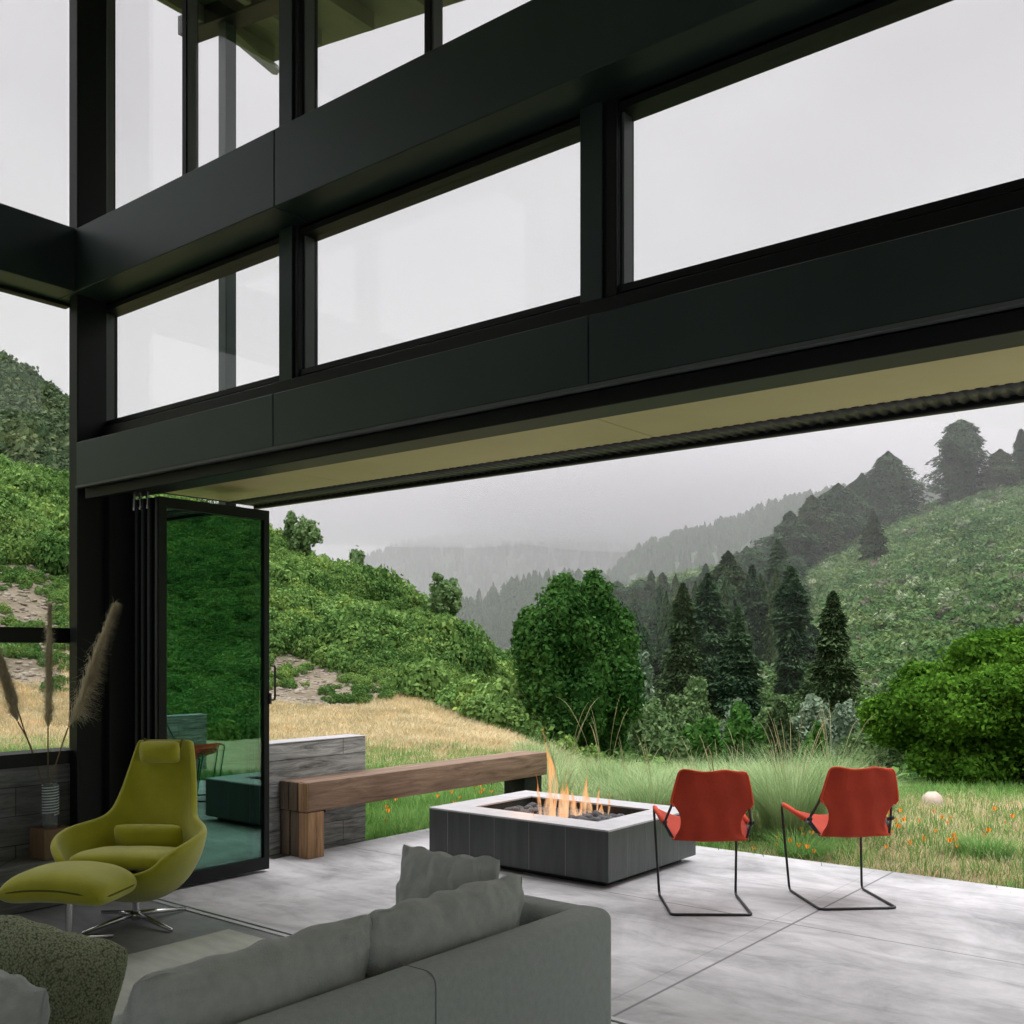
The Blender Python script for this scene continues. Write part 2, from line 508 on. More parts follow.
# ---------------------------------------------------------------- world: bright overcast
def world():
    w = bpy.data.worlds.new('overcast_sky')
    SC.world = w
    w.use_nodes = True
    nt = w.node_tree
    nt.nodes.clear()
    out = nt.nodes.new('ShaderNodeOutputWorld')
    bg = nd(nt, 'ShaderNodeBackground', Strength=1.0)
    tc = nd(nt, 'ShaderNodeTexCoord')
    sep = nd(nt, 'ShaderNodeSeparateXYZ')
    lk(nt, tc.outputs['Generated'], sep.inputs[0])
    grad = ramp(nt, [(0.0, (0.60, 0.59, 0.61)), (0.06, (0.72, 0.70, 0.72)), (0.2, (0.78, 0.765, 0.78)), (0.45, (0.74, 0.715, 0.74)), (0.56, (0.80, 0.78, 0.80)), (0.70, (2.6, 2.55, 2.6)),
                     (1.0, (5.2, 5.2, 5.3))])
    lk(nt, sep.outputs[2], grad.inputs['Fac'])
    mp = nd(nt, 'ShaderNodeMapping')
    mp.inputs['Scale'].default_value = (1, 1, 2.2)
    lk(nt, tc.outputs['Generated'], mp.inputs[0])
    n = nd(nt, 'ShaderNodeTexNoise', Scale=1.9, Detail=5, Roughness=0.5, Distortion=0.3)
    lk(nt, mp.outputs[0], n.inputs['Vector'])
    cl = ramp(nt, [(0.35, (0.93, 0.92, 0.935)), (0.65, (1.07, 1.075, 1.065))])
    lk(nt, n.outputs['Fac'], cl.inputs[0])
    mx = nd(nt, 'ShaderNodeMix', data_type='RGBA', blend_type='MULTIPLY')
    mx.inputs[0].default_value = 1
    lk(nt, grad.outputs[0], mx.inputs[6])
    lk(nt, cl.outputs[0], mx.inputs[7])
    lk(nt, mx.outputs[2], bg.inputs['Color'])
    lk(nt, bg.outputs[0], out.inputs['Surface'])
    w.cycles.sampling_method = 'MANUAL'
    w.cycles.sample_map_resolution = 256


world()


# ---------------------------------------------------------------- object helpers
def tag(o, label=None, cat=None, group=None, kind=None):
    if label:
        o['label'] = label
    if cat:
        o['category'] = cat
    if group:
        o['group'] = group
    if kind:
        o['kind'] = kind
    return o


def thing(name, label, cat, loc=(0, 0, 0), rz=0.0, group=None, kind=None):
    o = bpy.data.objects.new(name, None)
    o.empty_display_size = 0.1
    COL.objects.link(o)
    o.location = loc
    o.rotation_euler = (0, 0, rz)
    return tag(o, label, cat, group, kind)


class MB:
    """collects shapes for ONE mesh"""

    def __init__(s):
        s.v, s.f = [], []

    def add(s, vs, fs):
        k = len(s.v)
        s.v += [tuple(p) for p in vs]
        s.f += [tuple(i + k for i in f) for f in fs]
        return s

    def box(s, x0, x1, y0, y1, z0, z1):
        vs = [(x, y, z) for x in (x0, x1) for y in (y0, y1) for z in (z0, z1)]
        return s.add(vs, [(0, 1, 3, 2), (4, 6, 7, 5), (0, 4, 5, 1), (2, 3, 7, 6), (0, 2, 6, 4), (1, 5, 7, 3)])

    def tube(s, pts, r, n=8, closed=False, caps=True, sm=0):
        P = [Vector(p) for p in pts]
        rs = r if isinstance(r, (list, tuple)) else [r] * len(P)
        if sm:
            P, rs = smooth_path(P, rs, sm)
        m = len(P)
        vs, fs = [], []
        up = None
        for i, p in enumerate(P):
            a = P[(i - 1) % m] if (closed or i > 0) else p
            b = P[(i + 1) % m] if (closed or i < m - 1) else p
            t = (b - a).normalized()
            if up is None:
                up = t.orthogonal().normalized()
            up = (up - t * up.dot(t))
            if up.length < 1e-5:
                up = t.orthogonal()
            up.normalize()
            w = t.cross(up)
            for k in range(n):
                a_ = 2 * PI * k / n
                vs.append(p + (up * math.cos(a_) + w * math.sin(a_)) * rs[i])
        seg = m if closed else m - 1
        for i in range(seg):
            for k in range(n):
                j = (i + 1) % m
                fs.append((i * n + k, i * n + (k + 1) % n, j * n + (k + 1) % n, j * n + k))
        if caps and not closed:
            fs.append(tuple(range(n - 1, -1, -1)))
            fs.append(tuple((m - 1) * n + k for k in range(n)))
        return s.add(vs, fs)

    def lathe(s, prof, n=24, c=(0, 0)):
        vs, fs = [], []
        for r, z in prof:
            for k in range(n):
                a = 2 * PI * k / n
                vs.append((c[0] + r * math.cos(a), c[1] + r * math.sin(a), z))
        for i in range(len(prof) - 1):
            for k in range(n):
                fs.append((i * n + k, i * n + (k + 1) % n, (i + 1) * n + (k + 1) % n, (i + 1) * n + k))
        fs.append(tuple(range(n - 1, -1, -1)))
        fs.append(tuple((len(prof) - 1) * n + k for k in range(n)))
        return s.add(vs, fs)

    def build(s, name, mat, parent=None, bevel=0.0, smooth=False, seg=2, world=True, sub=0, solid=0.0):
        """vertices are world coordinates when world=True and the parent is an unrotated Empty"""
        me = bpy.data.meshes.new(name)
        vs = s.v
        if parent is not None and world:
            lx, ly, lz = parent.location
            p = parent.parent
            while p is not None:
                lx += p.location[0]; ly += p.location[1]; lz += p.location[2]
                p = p.parent
            vs = [(x - lx, y - ly, z - lz) for x, y, z in vs]
        me.from_pydata(vs, [], s.f)
        me.update()
        bm = bmesh.new()
        bm.from_mesh(me)
        bmesh.ops.recalc_face_normals(bm, faces=bm.faces)
        if bevel:
            es = [e for e in bm.edges if len(e.link_faces) == 2 and e.calc_face_angle(0) > 0.6]
            bmesh.ops.bevel(bm, geom=es, offset=bevel, segments=seg, affect='EDGES', profile=0.5, clamp_overlap=True)
        bm.to_mesh(me)
        bm.free()
        o = bpy.data.objects.new(name, me)
        COL.objects.link(o)
        if mat:
            me.materials.append(mat)
        if smooth or bevel:
            for p in me.polygons:
                p.use_smooth = True
            if bevel and not smooth:
                md = None
                try:
                    me.set_sharp_from_angle(angle=0.7)
                except Exception:
                    pass
        if solid:
            md = o.modifiers.new('solid', 'SOLIDIFY')
            md.thickness = solid
            md.offset = 0
        if sub:
            md = o.modifiers.new('sub', 'SUBSURF')
            md.levels = sub
            md.render_levels = sub
        if parent is not None:
            o.parent = parent
        return o


def smooth_path(P, rs, k):
    Q, q = [], []
    m = len(P)
    for i in range(m - 1):
        p0 = P[max(i - 1, 0)]; p1 = P[i]; p2 = P[i + 1]; p3 = P[min(i + 2, m - 1)]
        for j in range(k):
            t = j / k
            Q.append(0.5 * ((2 * p1) + (p2 - p0) * t + (2 * p0 - 5 * p1 + 4 * p2 - p3) * t * t + (3 * p1 - p0 - 3 * p2 + p3) * t ** 3))
            q.append(rs[i] * (1 - t) + rs[i + 1] * t)
    Q.append(P[-1]); q.append(rs[-1])
    return Q, q


def fillet(P, r, k=5):
    """round the corners of a polyline"""
    P = [Vector(p) for p in P]
    out = [P[0]]
    for i in range(1, len(P) - 1):
        a, b, c = P[i - 1], P[i], P[i + 1]
        u = (a - b); w = (c - b)
        d = min(r, u.length * 0.45, w.length * 0.45)
        p, q = b + u.normalized() * d, b + w.normalized() * d
        for j in range(k + 1):
            t = j / k
            out.append(p * (1 - t) ** 2 + b * 2 * t * (1 - t) + q * t * t)
    out.append(P[-1])
    return out


def box(name, x0, x1, y0, y1, z0, z1, mat, parent=None, bevel=0.0, kind=None, label=None):
    o = MB().box(x0, x1, y0, y1, z0, z1).build(name, mat, parent, bevel, seg=1)
    for p in o.data.polygons:
        p.use_smooth = False
    if kind:
        o['kind'] = kind
    if label:
        o['label'] = label
    return o


def copy_tree(o, parent=None):
    c = o.copy()
    COL.objects.link(c)
    if parent is not None:
        c.parent = parent
    for ch in [x for x in list(o.children)]:
        copy_tree(ch, c)
    return c


def np_mesh(name, V, F, mat, smooth=False):
    """quads from numpy arrays"""
    me = bpy.data.meshes.new(name)
    k = F.shape[1]
    me.vertices.add(len(V))
    me.vertices.foreach_set('co', np.ascontiguousarray(V, dtype=np.float32).ravel())
    me.loops.add(F.size)
    me.loops.foreach_set('vertex_index', np.ascontiguousarray(F, dtype=np.int32).ravel())
    me.polygons.add(len(F))
    me.polygons.foreach_set('loop_start', np.arange(0, F.size, k, dtype=np.int32))
    me.polygons.foreach_set('loop_total', np.full(len(F), k, dtype=np.int32))
    if smooth:
        me.polygons.foreach_set('use_smooth', np.ones(len(F), dtype=bool))
    me.update()
    me.validate()
    if mat:
        me.materials.append(mat)
    return me


def link(name, me, parent=None, loc=(0, 0, 0)):
    o = bpy.data.objects.new(name, me)
    COL.objects.link(o)
    o.location = loc
    if parent is not None:
        o.parent = parent
    return o


exec_parts = []
# ================================================================ THE HOUSE
YG, YI = 3.70, 3.40          # window plane and inner face of the front beams
XG, XI = -6.60, -6.32        # the same for the side wall on the left
XR, YB = 3.6, -5.0           # far right and rear of the room


def ceil_z(x):
    return 6.66 - 0.157 * (x + 7.27)


# floor, ceiling, rear walls
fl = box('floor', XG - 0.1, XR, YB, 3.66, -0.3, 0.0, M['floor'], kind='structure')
fl['label'] = 'dark polished concrete floor inside the house'
tr = thing('trim_1', 'twin metal door track set into the floor', None, (-2, 3.7, 0), kind='structure')
box('track_base', -6.3, XR, 3.66, 3.755, -0.3, -0.004, M['frame'], tr)
for y in (3.662, 3.718):
    box('track_rail', -6.3, XR, y, y + 0.034, -0.01, 0.006, M['alu'], tr)
mb = MB()
z0, z1 = ceil_z(XG - 0.1), ceil_z(XR)
mb.add([(XG - .1, YB, z0), (XR, YB, z1), (XR, YG + .1, z1), (XG - .1, YG + .1, z0), (XG - .1, YB, z0 + .25), (XR, YB, z1 + .25), (XR, YG + .1, z1 + .25),
        (XG - .1, YG + .1, z0 + .25)], [(0, 1, 2, 3), (4, 7, 6, 5), (0, 4, 5, 1), (1, 5, 6, 2), (2, 6, 7, 3), (3, 7, 4, 0)])
c = mb.build('ceiling', M['ceil']); c['kind'] = 'structure'; c['label'] = 'sloping timber ceiling of the living room'
box('wall_rear', XG - .1, XR, YB - 0.2, YB, 2.6, 7, M['plaster'], kind='structure')
t = thing('window_41', 'unseen glass wall added at the rear to brighten the room', None, (0, YB, 0), kind='structure')  # unseen low glazing, put in to raise the indoor light
for i in range(5):
    x = XG - .1 + i * 2.06
    box('pane', x + .06, x + 2.0, YB - .105, YB - .095, 0, 2.6, M['glass'], t)
    box('window_frame', x + 2.0, x + 2.06, YB - .13, YB - .07, 0, 2.6, M['frame'], t)
t = thing('wall_right', 'side wall with an opening added to brighten the room, opposite the low side windows', None, (XR, 0, 0), kind='structure')
box('wall_head', XR, XR + 0.2, YB - .2, YG + .1, 2.95, 6, M['plaster'], t)
box('wall_end', XR, XR + 0.2, YB - .2, YB + .6, -.3, 2.95, M['plaster'], t)
box('corner_pier', XR, XR + 0.2, YG - .35, YG + .1, -.3, 2.95, M['frame'], t)
t = thing('window_40', 'unseen glass wall added opposite the low windows to light the sofa', None, (XR + .1, 0, 0), kind='structure')  # unseen glazing added so daylight reaches the sofa back
for i in range(4):
    y = YB + .6 + i * 1.94
    box('pane', XR + .095, XR + .105, y, y + 1.9, 0, 2.95, M['glass'], t)
    box('window_frame', XR + .07, XR + .13, y + 1.88, y + 1.94, 0, 2.95, M['frame'], t)


def steel(name, label, *b, mat='steel', bevel=0.006):
    o = box(name, *b, M[mat], bevel=bevel)
    tag(o, label, kind='structure')
    return o


# upper front beam in panels with a seam, lower box beam the same
t = thing('upper_beam', 'dark steel beam crossing the front windows, the higher of two', None, (-1, 3.5, 3.94), kind='structure')
xs = [XI - 0.28, -4.30, -1.2, 1.4, XR]
for a, b_ in zip(xs[:-1], xs[1:]):
    box('cladding_panel', a, b_ - 0.004, YI, YG - 0.03, 3.94, 4.35, M['steel'], t, 0.004)
t = thing('lower_beam', 'dark steel box beam above the wide folding door opening', None, (-1, 3.5, 2.68), kind='structure')
for a, b_ in zip([XI, -4.31, -2.31, 0.4, 3.0], [-4.31, -2.31, 0.4, 3.0, XR]):
    box('cladding_panel', a, b_ - 0.004, YI, 3.60, 2.68, 2.96, M['steel'], t, 0.004)
box('edge_lip', XI, XR, YI - 0.006, YI + 0.03, 2.664, 2.679, M['seal'], t)
t = thing('side_beam', 'dark steel beam crossing the side windows', None, (-6.5, 0, 3.94), kind='structure')
box('cladding_panel', XG + .02, XI, YB, YI - .002, 3.94, 4.35, M['steel'], t, 0.004)
# header with the door track under the lower beam
t = thing('door_header', 'black header rail that carries the folding doors', None, (-1, 3.7, 2.66), kind='structure')
box('rail_box', XI - 0.2, XR, 3.50, 3.86, 2.66, 2.98, M['frame'], t, 0.006)
box('rail_lip', XI, XR, 3.46, 3.50, 2.60, 2.67, M['frame'], t, 0.004)
steel('corner_column', 'black steel column in the corner of two glass walls', XG - .04, -6.47, YI + .12, YG + .06, -0.3, 6.5, mat='frame')
steel('corner_column', 'inner black post beside the corner column', -6.46, -6.36, YI + .03, YG - .06, 0, 6.5, mat='frame')

# front mullions and windows
bays = [(-6.44, -4.53), (-4.38, -2.50), (-2.32, -0.46), (-0.28, 1.55), (1.75, 3.5)]
for i, (a, b_) in enumerate(bays):
    if i:
        pa = bays[i - 1][1]
        lab = ['', 'black mullion post between the first and second front windows', 'black mullion post between the second and third front windows',
               'black mullion post between the third and fourth front windows', 'black mullion post between the last two front windows'][i]
        t = thing('mullion', lab, None, ((pa + a) / 2, YG, 2.98), kind='structure')
        box('post', pa + .002, a - .002, YG - .075, YG + .07, 2.98, ceil_z(a) + .05, M['frame'], t, 0.004)
        box('post_cover', pa + .002, pa + .115, YG - .09, YG - .076, 3.06, 3.94, M['steel'], t, 0.003)
        box('post_cover', pa + .002, pa + .115, YG - .09, YG - .076, 4.35, ceil_z(a) - .02, M['steel'], t, 0.003)


def window(n, label, a, b_, z0, z1, slope=False, dy=.06, wl=.03, wr=.03):
    """a fixed window in the front wall"""
    t = thing('window_%d' % n, label, None, ((a + b_) / 2, YG, z0), kind='structure')
    za = (ceil_z(a) - .06) if slope else z1
    zb = (ceil_z(b_) - .06) if slope else z1
    w = 0.03
    m1 = MB()
    m1.box(a - wl, a, YG - dy, YG + dy, z0 - w, za)
    m1.box(b_, b_ + wr, YG - dy, YG + dy, z0 - w, zb)
    m1.box(a, b_, YG - dy, YG + dy, z0 - w, z0)
    if not slope:
        m1.box(a, b_, YG - dy, YG + dy, z1, z1 + w)
    m1.build('window_frame', M['frame'], t, 0)
    m3 = MB()
    m3.box(a, a + .012, YG - .035, YG + .03, z0, za)
    m3.box(a, b_, YG - .03, YG + .03, z0, z0 + .008)
    m3.build('glazing_bead', M['seal'], t)
    g = MB()
    vs = [(a, y, z0) for y in (YG - .008, YG + .008)] + [(b_, y, z0) for y in (YG - .008, YG + .008)] + \
         [(b_, y, zb) for y in (YG - .008, YG + .008)] + [(a, y, za) for y in (YG - .008, YG + .008)]
    g.add(vs, [(0, 2, 4, 6), (1, 7, 5, 3), (0, 1, 3, 2), (2, 3, 5, 4), (4, 5, 7, 6), (6, 7, 1, 0)])
    g.build('pane', M['glass'], t)
    return t


names = ['in the corner bay', 'in the second bay', 'in the third bay', 'in the fourth bay', 'in the last bay']
k = 1
for i, (a, b_) in enumerate(bays):
    window(k, 'long fixed window between the two front beams, ' + names[i], a, b_, 3.15, 3.89); k += 1
for i, (a, b_) in enumerate(bays):
    mid = -5.50 if i == 0 else (-3.44 if i == 1 else (a + b_) / 2)
    window(k, 'tall upper window above the top beam, first pane ' + names[i], a, mid - .02, 4.42, 0, True, .045, .03, .019); k += 1
    window(k, 'tall upper window above the top beam, second pane ' + names[i], mid + .02, b_, 4.42, 0, True, .045, .019, .03); k += 1
# sill strip between the lower beam and the low windows
steel('trim_2', 'black sill strip under the long front windows', XI - .2, XR, 3.60, YG + .08, 2.98, 3.10, mat='frame')
steel('trim_3', 'black head strip over the long front windows', XI - .2, XR, YG - .06, YG + .08, 3.94, 4.37, mat='frame')

# side windows and rails
sy = [(-1.2, 1.1), (1.25, 3.48)]
t = thing('side_frame', 'black frame of the side window wall', None, (XG, 1, 0.9), kind='structure')
box('top_rail', XG - .05, XG + .05, YB, 3.48, ceil_z(XG) - .12, ceil_z(XG), M['frame'], t)
box('rail', XG - .05, XG + .05, YB, 3.5, 1.66, 1.76, M['frame'], t)
box('head_rail', XG - .05, XG + .02, YB, 3.5, 3.92, 4.40, M['frame'], t)
box('sill_rail', XG - .06, XI - .1, YB, 3.5, 0.87, 0.955, M['frame'], t)
box('post', XG - .06, XG + .08, 1.1, 1.25, 0.9, ceil_z(XG), M['frame'], t)
box('post', XG - .06, XG + .08, -1.35, -1.2, 0.9, ceil_z(XG), M['frame'], t)
k0 = k
for i, (a, b_) in enumerate(sy):
    for j, (za, zb, nm) in enumerate([(0.955, 1.66, 'low'), (1.76, 3.92, 'middle'), (4.40, ceil_z(XG) - .12, 'high')]):
        o = thing('window_%d' % k, nm + ' side window ' + ('next to the corner column' if i else 'farther along the side wall'), None, (XG, (a + b_) / 2, za), kind='structure')
        box('pane', XG - .008, XG + .008, a, b_, za, zb, M['glass'], o)
        k += 1
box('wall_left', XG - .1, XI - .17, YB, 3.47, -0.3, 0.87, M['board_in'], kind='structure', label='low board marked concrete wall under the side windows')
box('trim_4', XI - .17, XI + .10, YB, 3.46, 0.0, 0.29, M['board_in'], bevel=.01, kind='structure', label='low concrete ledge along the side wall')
box('wall_left', XG - .1, XG + .1, YB, -1.35, 0.87, 6.5, M['plaster'], kind='structure', label='solid plaster stretch of the side wall at the rear')


# folding door leaves, stacked at the jamb, perpendicular to the wall
def door_leaf(n, label, x, y0, y1, rz=0.0, mat='door_glass'):
    t = thing('door_%d' % n, label, None, (x, y0, 0), rz=rz, kind='structure')
    L_ = y1 - y0
    w, d, z0, z1 = 0.058, 0.028, 0.02, 2.63
    m1 = MB()
    m1.box(-d, d, 0, w, z0, z1).box(-d, d, L_ - w * .75, L_, z0, z1).box(-d, d, w, L_ - w * .75, z0, z0 + .085).box(-d, d, w, L_ - w * .75, z1 - .07, z1)
    m1.build('door_frame', M['frame'], t, 0.0, world=False)
    MB().box(-.008, .008, w - .004, L_ - w * .75 + .004, z0 + .08, z1 - .065).build('glass_panel', M[mat], t, world=False)
    MB().box(-.010, .010, -.006, .001, z0, z1).build('edge_seal', M['seal'], t, world=False)
    return t, L_


lab = ['folded glass door leaf closest to the corner column', 'second folded glass door leaf of the stack', 'third folded glass door leaf of the stack']
for i, x in enumerate((-6.27, -6.195, -6.12)):
    door_leaf(i + 1, lab[i], x, 3.80, 4.68)
t = thing('door_blackout_panel', 'black panel added behind the stack of folded doors to block light', None, (-6.36, 3.75, 0), kind='structure')
box('panel', -6.37, -6.35, 3.76, 4.63, 0.0, 2.64, M['frame'], t)  # invented sheet: closes the bright gap and darkens what the door glass shows
box('jamb_post', -6.50, -6.30, 3.62, 3.80, 0.0, 2.68, M['frame'], t)
t, L_ = door_leaf(4, 'open glass door leaf with green reflections beside the lime armchair', -6.03, 3.80, 4.70)
m1 = MB()
m1.tube(fillet([(0.03, L_ + .01, 1.25), (0.03, L_ + .05, 1.25), (0.03, L_ + .05, 1.50), (0.03, L_ + .01, 1.50)], .02), .008)
m1.box(0.0, 0.04, L_ - .005, L_ + .012, 1.22, 1.30)
m1.build('handle', M['rod'], t, world=False)
for z in (.35, 1.1, 1.9):
    MB().box(-.04, -.027, L_ - .035, L_ + .014, z, z + .09).build('hinge', M['frame'], t, world=False)
for i, x in enumerate((-6.235, -6.16, -6.075)):
    o = MB().tube([(x, 3.76, 2.55), (x, 3.76, 2.68)], .009).build('trim_%d' % (5 + i), M['chrome'])
    tag(o, 'chrome top roller of the folded doors, number %s from the corner' % ['one', 'two', 'three'][i], kind='structure')

# canopy over the opening
t = thing('canopy', 'olive canopy projecting outside over the folding doors', 'canopy', (-1, 4.5, 2.78))
for a, b_ in ((-6.70, -5.3), (-5.3, -2.86), (-2.86, -0.42), (-0.42, 2.0), (2.0, 3.6)):
    box('soffit_panel', a, b_ - .005, 3.86, 4.86, 2.78, 2.82, M['soffit'], t)
nx = 1600
X = np.linspace(-6.70, 3.6, nx)
ph = (X * 2 * PI / 0.062)
zz = 2.778 + 0.005 * np.tanh(2.2 * np.sin(ph))
V = np.concatenate([np.stack([X, np.full(nx, 4.85), zz], 1), np.stack([X, np.full(nx, 5.11), zz], 1)])
i_ = np.arange(nx - 1)
me = np_mesh('corrugated_sheet', V - np.array([-1, 4.5, 2.78]), np.stack([i_, i_ + 1, i_ + 1 + nx, i_ + nx], 1), M['deck'])
o = link('corrugated_sheet', me, t)
md = o.modifiers.new('s', 'SOLIDIFY'); md.thickness = .008; md.offset = 1
box('fascia', -6.72, 3.6, 5.10, 5.15, 2.752, 2.93, M['frame'], t, .006)
box('fascia', -6.73, -6.70, 3.86, 5.15, 2.775, 2.93, M['frame'], t, .004)
box('top_sheet', -6.70, 3.6, 3.80, 5.14, 2.86, 2.90, M['deck'], t)

# outside column and butterfly roof eave
steel('outside_column', 'slim steel column outside the corner, carrying the roof', -6.86, -6.76, 4.87, 4.97, -0.3, 6.62, mat='steel', bevel=.004)
t = thing('roof', 'weathered roof eave with rafters above the front windows', None, (-2, 4.6, 6.5), kind='structure')


def slab(mb, x0, x1, y0, y1, d0, d1):
    a, b_ = 6.81 - 0.157 * (x0 + 7.27), 6.81 - 0.157 * (x1 + 7.27)
    mb.add([(x0, y0, a + d0), (x0, y0, a + d1), (x0, y1, a + d0), (x0, y1, a + d1), (x1, y0, b_ + d0), (x1, y0, b_ + d1), (x1, y1, b_ + d0), (x1, y1, b_ + d1)],
           [(0, 1, 3, 2), (4, 6, 7, 5), (0, 4, 5, 1), (2, 3, 7, 6), (0, 2, 6, 4), (1, 5, 7, 3)])
    return mb


slab(MB(), -7.27, XR, YG + .1, 5.7, 0, .12).build('roof_deck', M['eave'], t)
slab(MB(), -7.27, XG - .1, YB, YG + .1, 0, .12).build('roof_deck', M['eave'], t)
slab(MB(), -7.34, XR, 4.82, 4.99, -.15, 0).build('purlin', M['frame'], t)
slab(MB(), -7.34, XR, 4.02, 4.15, -.16, 0).build('purlin', M['eave'], t)
slab(MB(), -7.34, XG - .1, 2.4, 2.55, -.16, 0).build('purlin', M['eave'], t)
slab(MB(), -7.34, XG - .1, 0.6, 0.75, -.16, 0).build('purlin', M['eave'], t)
x = -7.05
while x < 4.2:
    slab(MB(), x, x + .07, YG + .1, 5.52, -.13, 0).build('rafter', M['eave'], t)
    x += 0.61
MB().tube([(-6.81, 4.92, 6.56), (-7.22, 5.72, 6.74)], .045, 6).build('strut', M['eave'], t)

# ================================================================ PATIO
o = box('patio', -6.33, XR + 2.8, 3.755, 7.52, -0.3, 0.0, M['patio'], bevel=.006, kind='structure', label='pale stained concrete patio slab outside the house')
box('patio_edge', -7.1, -6.33, 3.8, 5.0, -0.3, -0.003, M['patio'], kind='structure', label='concrete strip beside the side wall outside')

# garden wall of board marked concrete
t = thing('garden_wall', 'low board marked concrete wall beside the timber bench', 'wall', (-6.56, 5.6, 0))
m1 = MB().box(-6.66, -6.45, 5.03, 6.08, -0.3, .87)
m1.build('wall_body', M['board'], t, .008)
box('bench_pocket', -6.47, -6.443, 5.48, 5.62, 0.27, 0.36, M['frame'], t)
box('cap_edge', -6.665, -6.445, 5.03, 6.085, .872, .882, M['cap'], t, .003)

t = thing('garden_wall', 'low pale concrete wall mirrored in the open glass door leaf', 'wall', (1.1, 8, 0))
MB().box(1.0, 1.2, 6.9, 9.06, -.3, .66).build('wall_body', M['board'], t, .008)
box('cap_edge', .995, 1.205, 6.9, 9.065, .662, .672, M['cap'], t, .003)

# timber bench
t = thing('timber_bench', 'long reclaimed timber beam bench behind the fire pit', 'bench', (-6.28, 5.15, 0))
for i, (a, b_) in enumerate(((-6.44, -6.325), (-6.323, -6.213), (-6.211, -6.10))):
    MB().box(a, b_, 5.15, 8.24, .36 + .002 * i, .585 + .003 * i).build('seat_beam', M['timber_x'], t, .008)
    o = MB().box(a, b_, 5.145 + (.01 if i == 1 else 0), 5.31, 0.0, .358).build('bench_post', M['timber_z' if i == 2 else 'timber_dark'], t, .008)
MB().box(-6.40, -6.14, 7.92, 8.20, -.3, .36).build('steel_foot', M['frame'], t, .004)
for i, (a, b_) in enumerate(((-6.44, -6.325), (-6.323, -6.213), (-6.211, -6.10))):
    MB().box(a + .004, b_ - .004, 5.138, 5.151, .362, .583).build('end_grain', M['timber_dark' if i < 2 else 'timber_z'], t, .003)

# ================================================================ FIRE PIT
PX0, PX1, PY0, PY1, PZ = -5.39, -3.745, 5.75, 6.97, 0.40
t = thing('fire_pit', 'square gas fire pit clad in dark slate with a pale rim', 'fire pit', ((PX0 + PX1) / 2, (PY0 + PY1) / 2, 0))
rim = .25
box('plinth', PX0 + .08, PX1 - .08, PY0 + .08, PY1 - .08, 0, .06, M['frame'], t)
m1 = MB()
m1.box(PX0, PX1, PY0, PY0 + rim - .02, .045, PZ - .012).box(PX0, PX1, PY1 - rim + .02, PY1, .045, PZ - .012)
m1.box(PX0, PX0 + rim - .02, PY0 + rim - .02, PY1 - rim + .02, .045, PZ - .012).box(PX1 - rim + .02, PX1, PY0 + rim - .02, PY1 - rim + .02, .045, PZ - .012)
nbody = len(m1.f)
slate = m1
m1 = MB()
m1.box(PX0 - .003, PX1 + .003, PY0 - .003, PY0 + rim, PZ - .012, PZ).box(PX0 - .003, PX1 + .003, PY1 - rim, PY1 + .003, PZ - .012, PZ)
m1.box(PX0 - .003, PX0 + rim, PY0 + rim, PY1 - rim, PZ - .012, PZ).box(PX1 - rim, PX1 + .003, PY0 + rim, PY1 - rim, PZ - .012, PZ)
m1.build('rim', M['cap'], t)
m1 = slate
for x in (-5.20, -4.98, -4.74, -4.42, -4.10):
    m1.box(x - .0022, x + .0022, PY0 - .0015, PY0 + .01, .047, PZ - .013)
for y in (5.99, 6.23, 6.45, 6.70):
    m1.box(PX1 - .01, PX1 + .0015, y - .002, y + .002, .047, PZ - .013)
o = m1.build('slate_body', M['tile'], t)
o.data.materials.append(M['grout'])
for p in o.data.polygons:
    p.material_index = 1 if p.index >= nbody else 0
box('burner_tray', PX0 + rim - .02, PX1 - rim + .02, PY0 + rim - .02, PY1 - rim + .02, .2, .275, M['frame'], t)


def rock_mesh(name, seed, mat, sq=0.75, rough=0.35):
    bm = bmesh.new()
    bmesh.ops.create_icosphere(bm, subdivisions=2, radius=1)
    for v in bm.verts:
        n = mnoise.noise(v.co * 1.3 + Vector((seed * 7.1, 0, 0)))
        n2 = mnoise.noise(v.co * 3.5 + Vector((0, seed * 3.7, 0)))
        v.co *= 1 + rough * n + .15 * n2
        v.co.z *= sq
    me = bpy.data.meshes.new(name)
    bm.to_mesh(me)
    bm.free()
    for p in me.polygons:
        p.use_smooth = True
    me.materials.append(mat)
    return me


rocks = [rock_mesh('lava_rock', i, M['lava']) for i in range(6)]
gx = np.arange(PX0 + rim + .05, PX1 - rim - .03, .078)
gy = np.arange(PY0 + rim + .045, PY1 - rim - .03, .078)
for x in gx:
    for y in gy:
        s = R_.uniform(.034, .056)
        o = link('lava_rock', R_.choice(rocks), None, (x + R_.uniform(-.012, .012), y + R_.uniform(-.012, .012), +.275 + s * .62 + R_.uniform(0, .026)))
        o.scale = (s, s, s)
        o.rotation_euler = (R_.uniform(-.3, .3), R_.uniform(-.3, .3), R_.uniform(0, 6))
        tag(o, 'small black lava rock in the bed of the fire pit', 'rock', 'lava rocks in the fire pit')


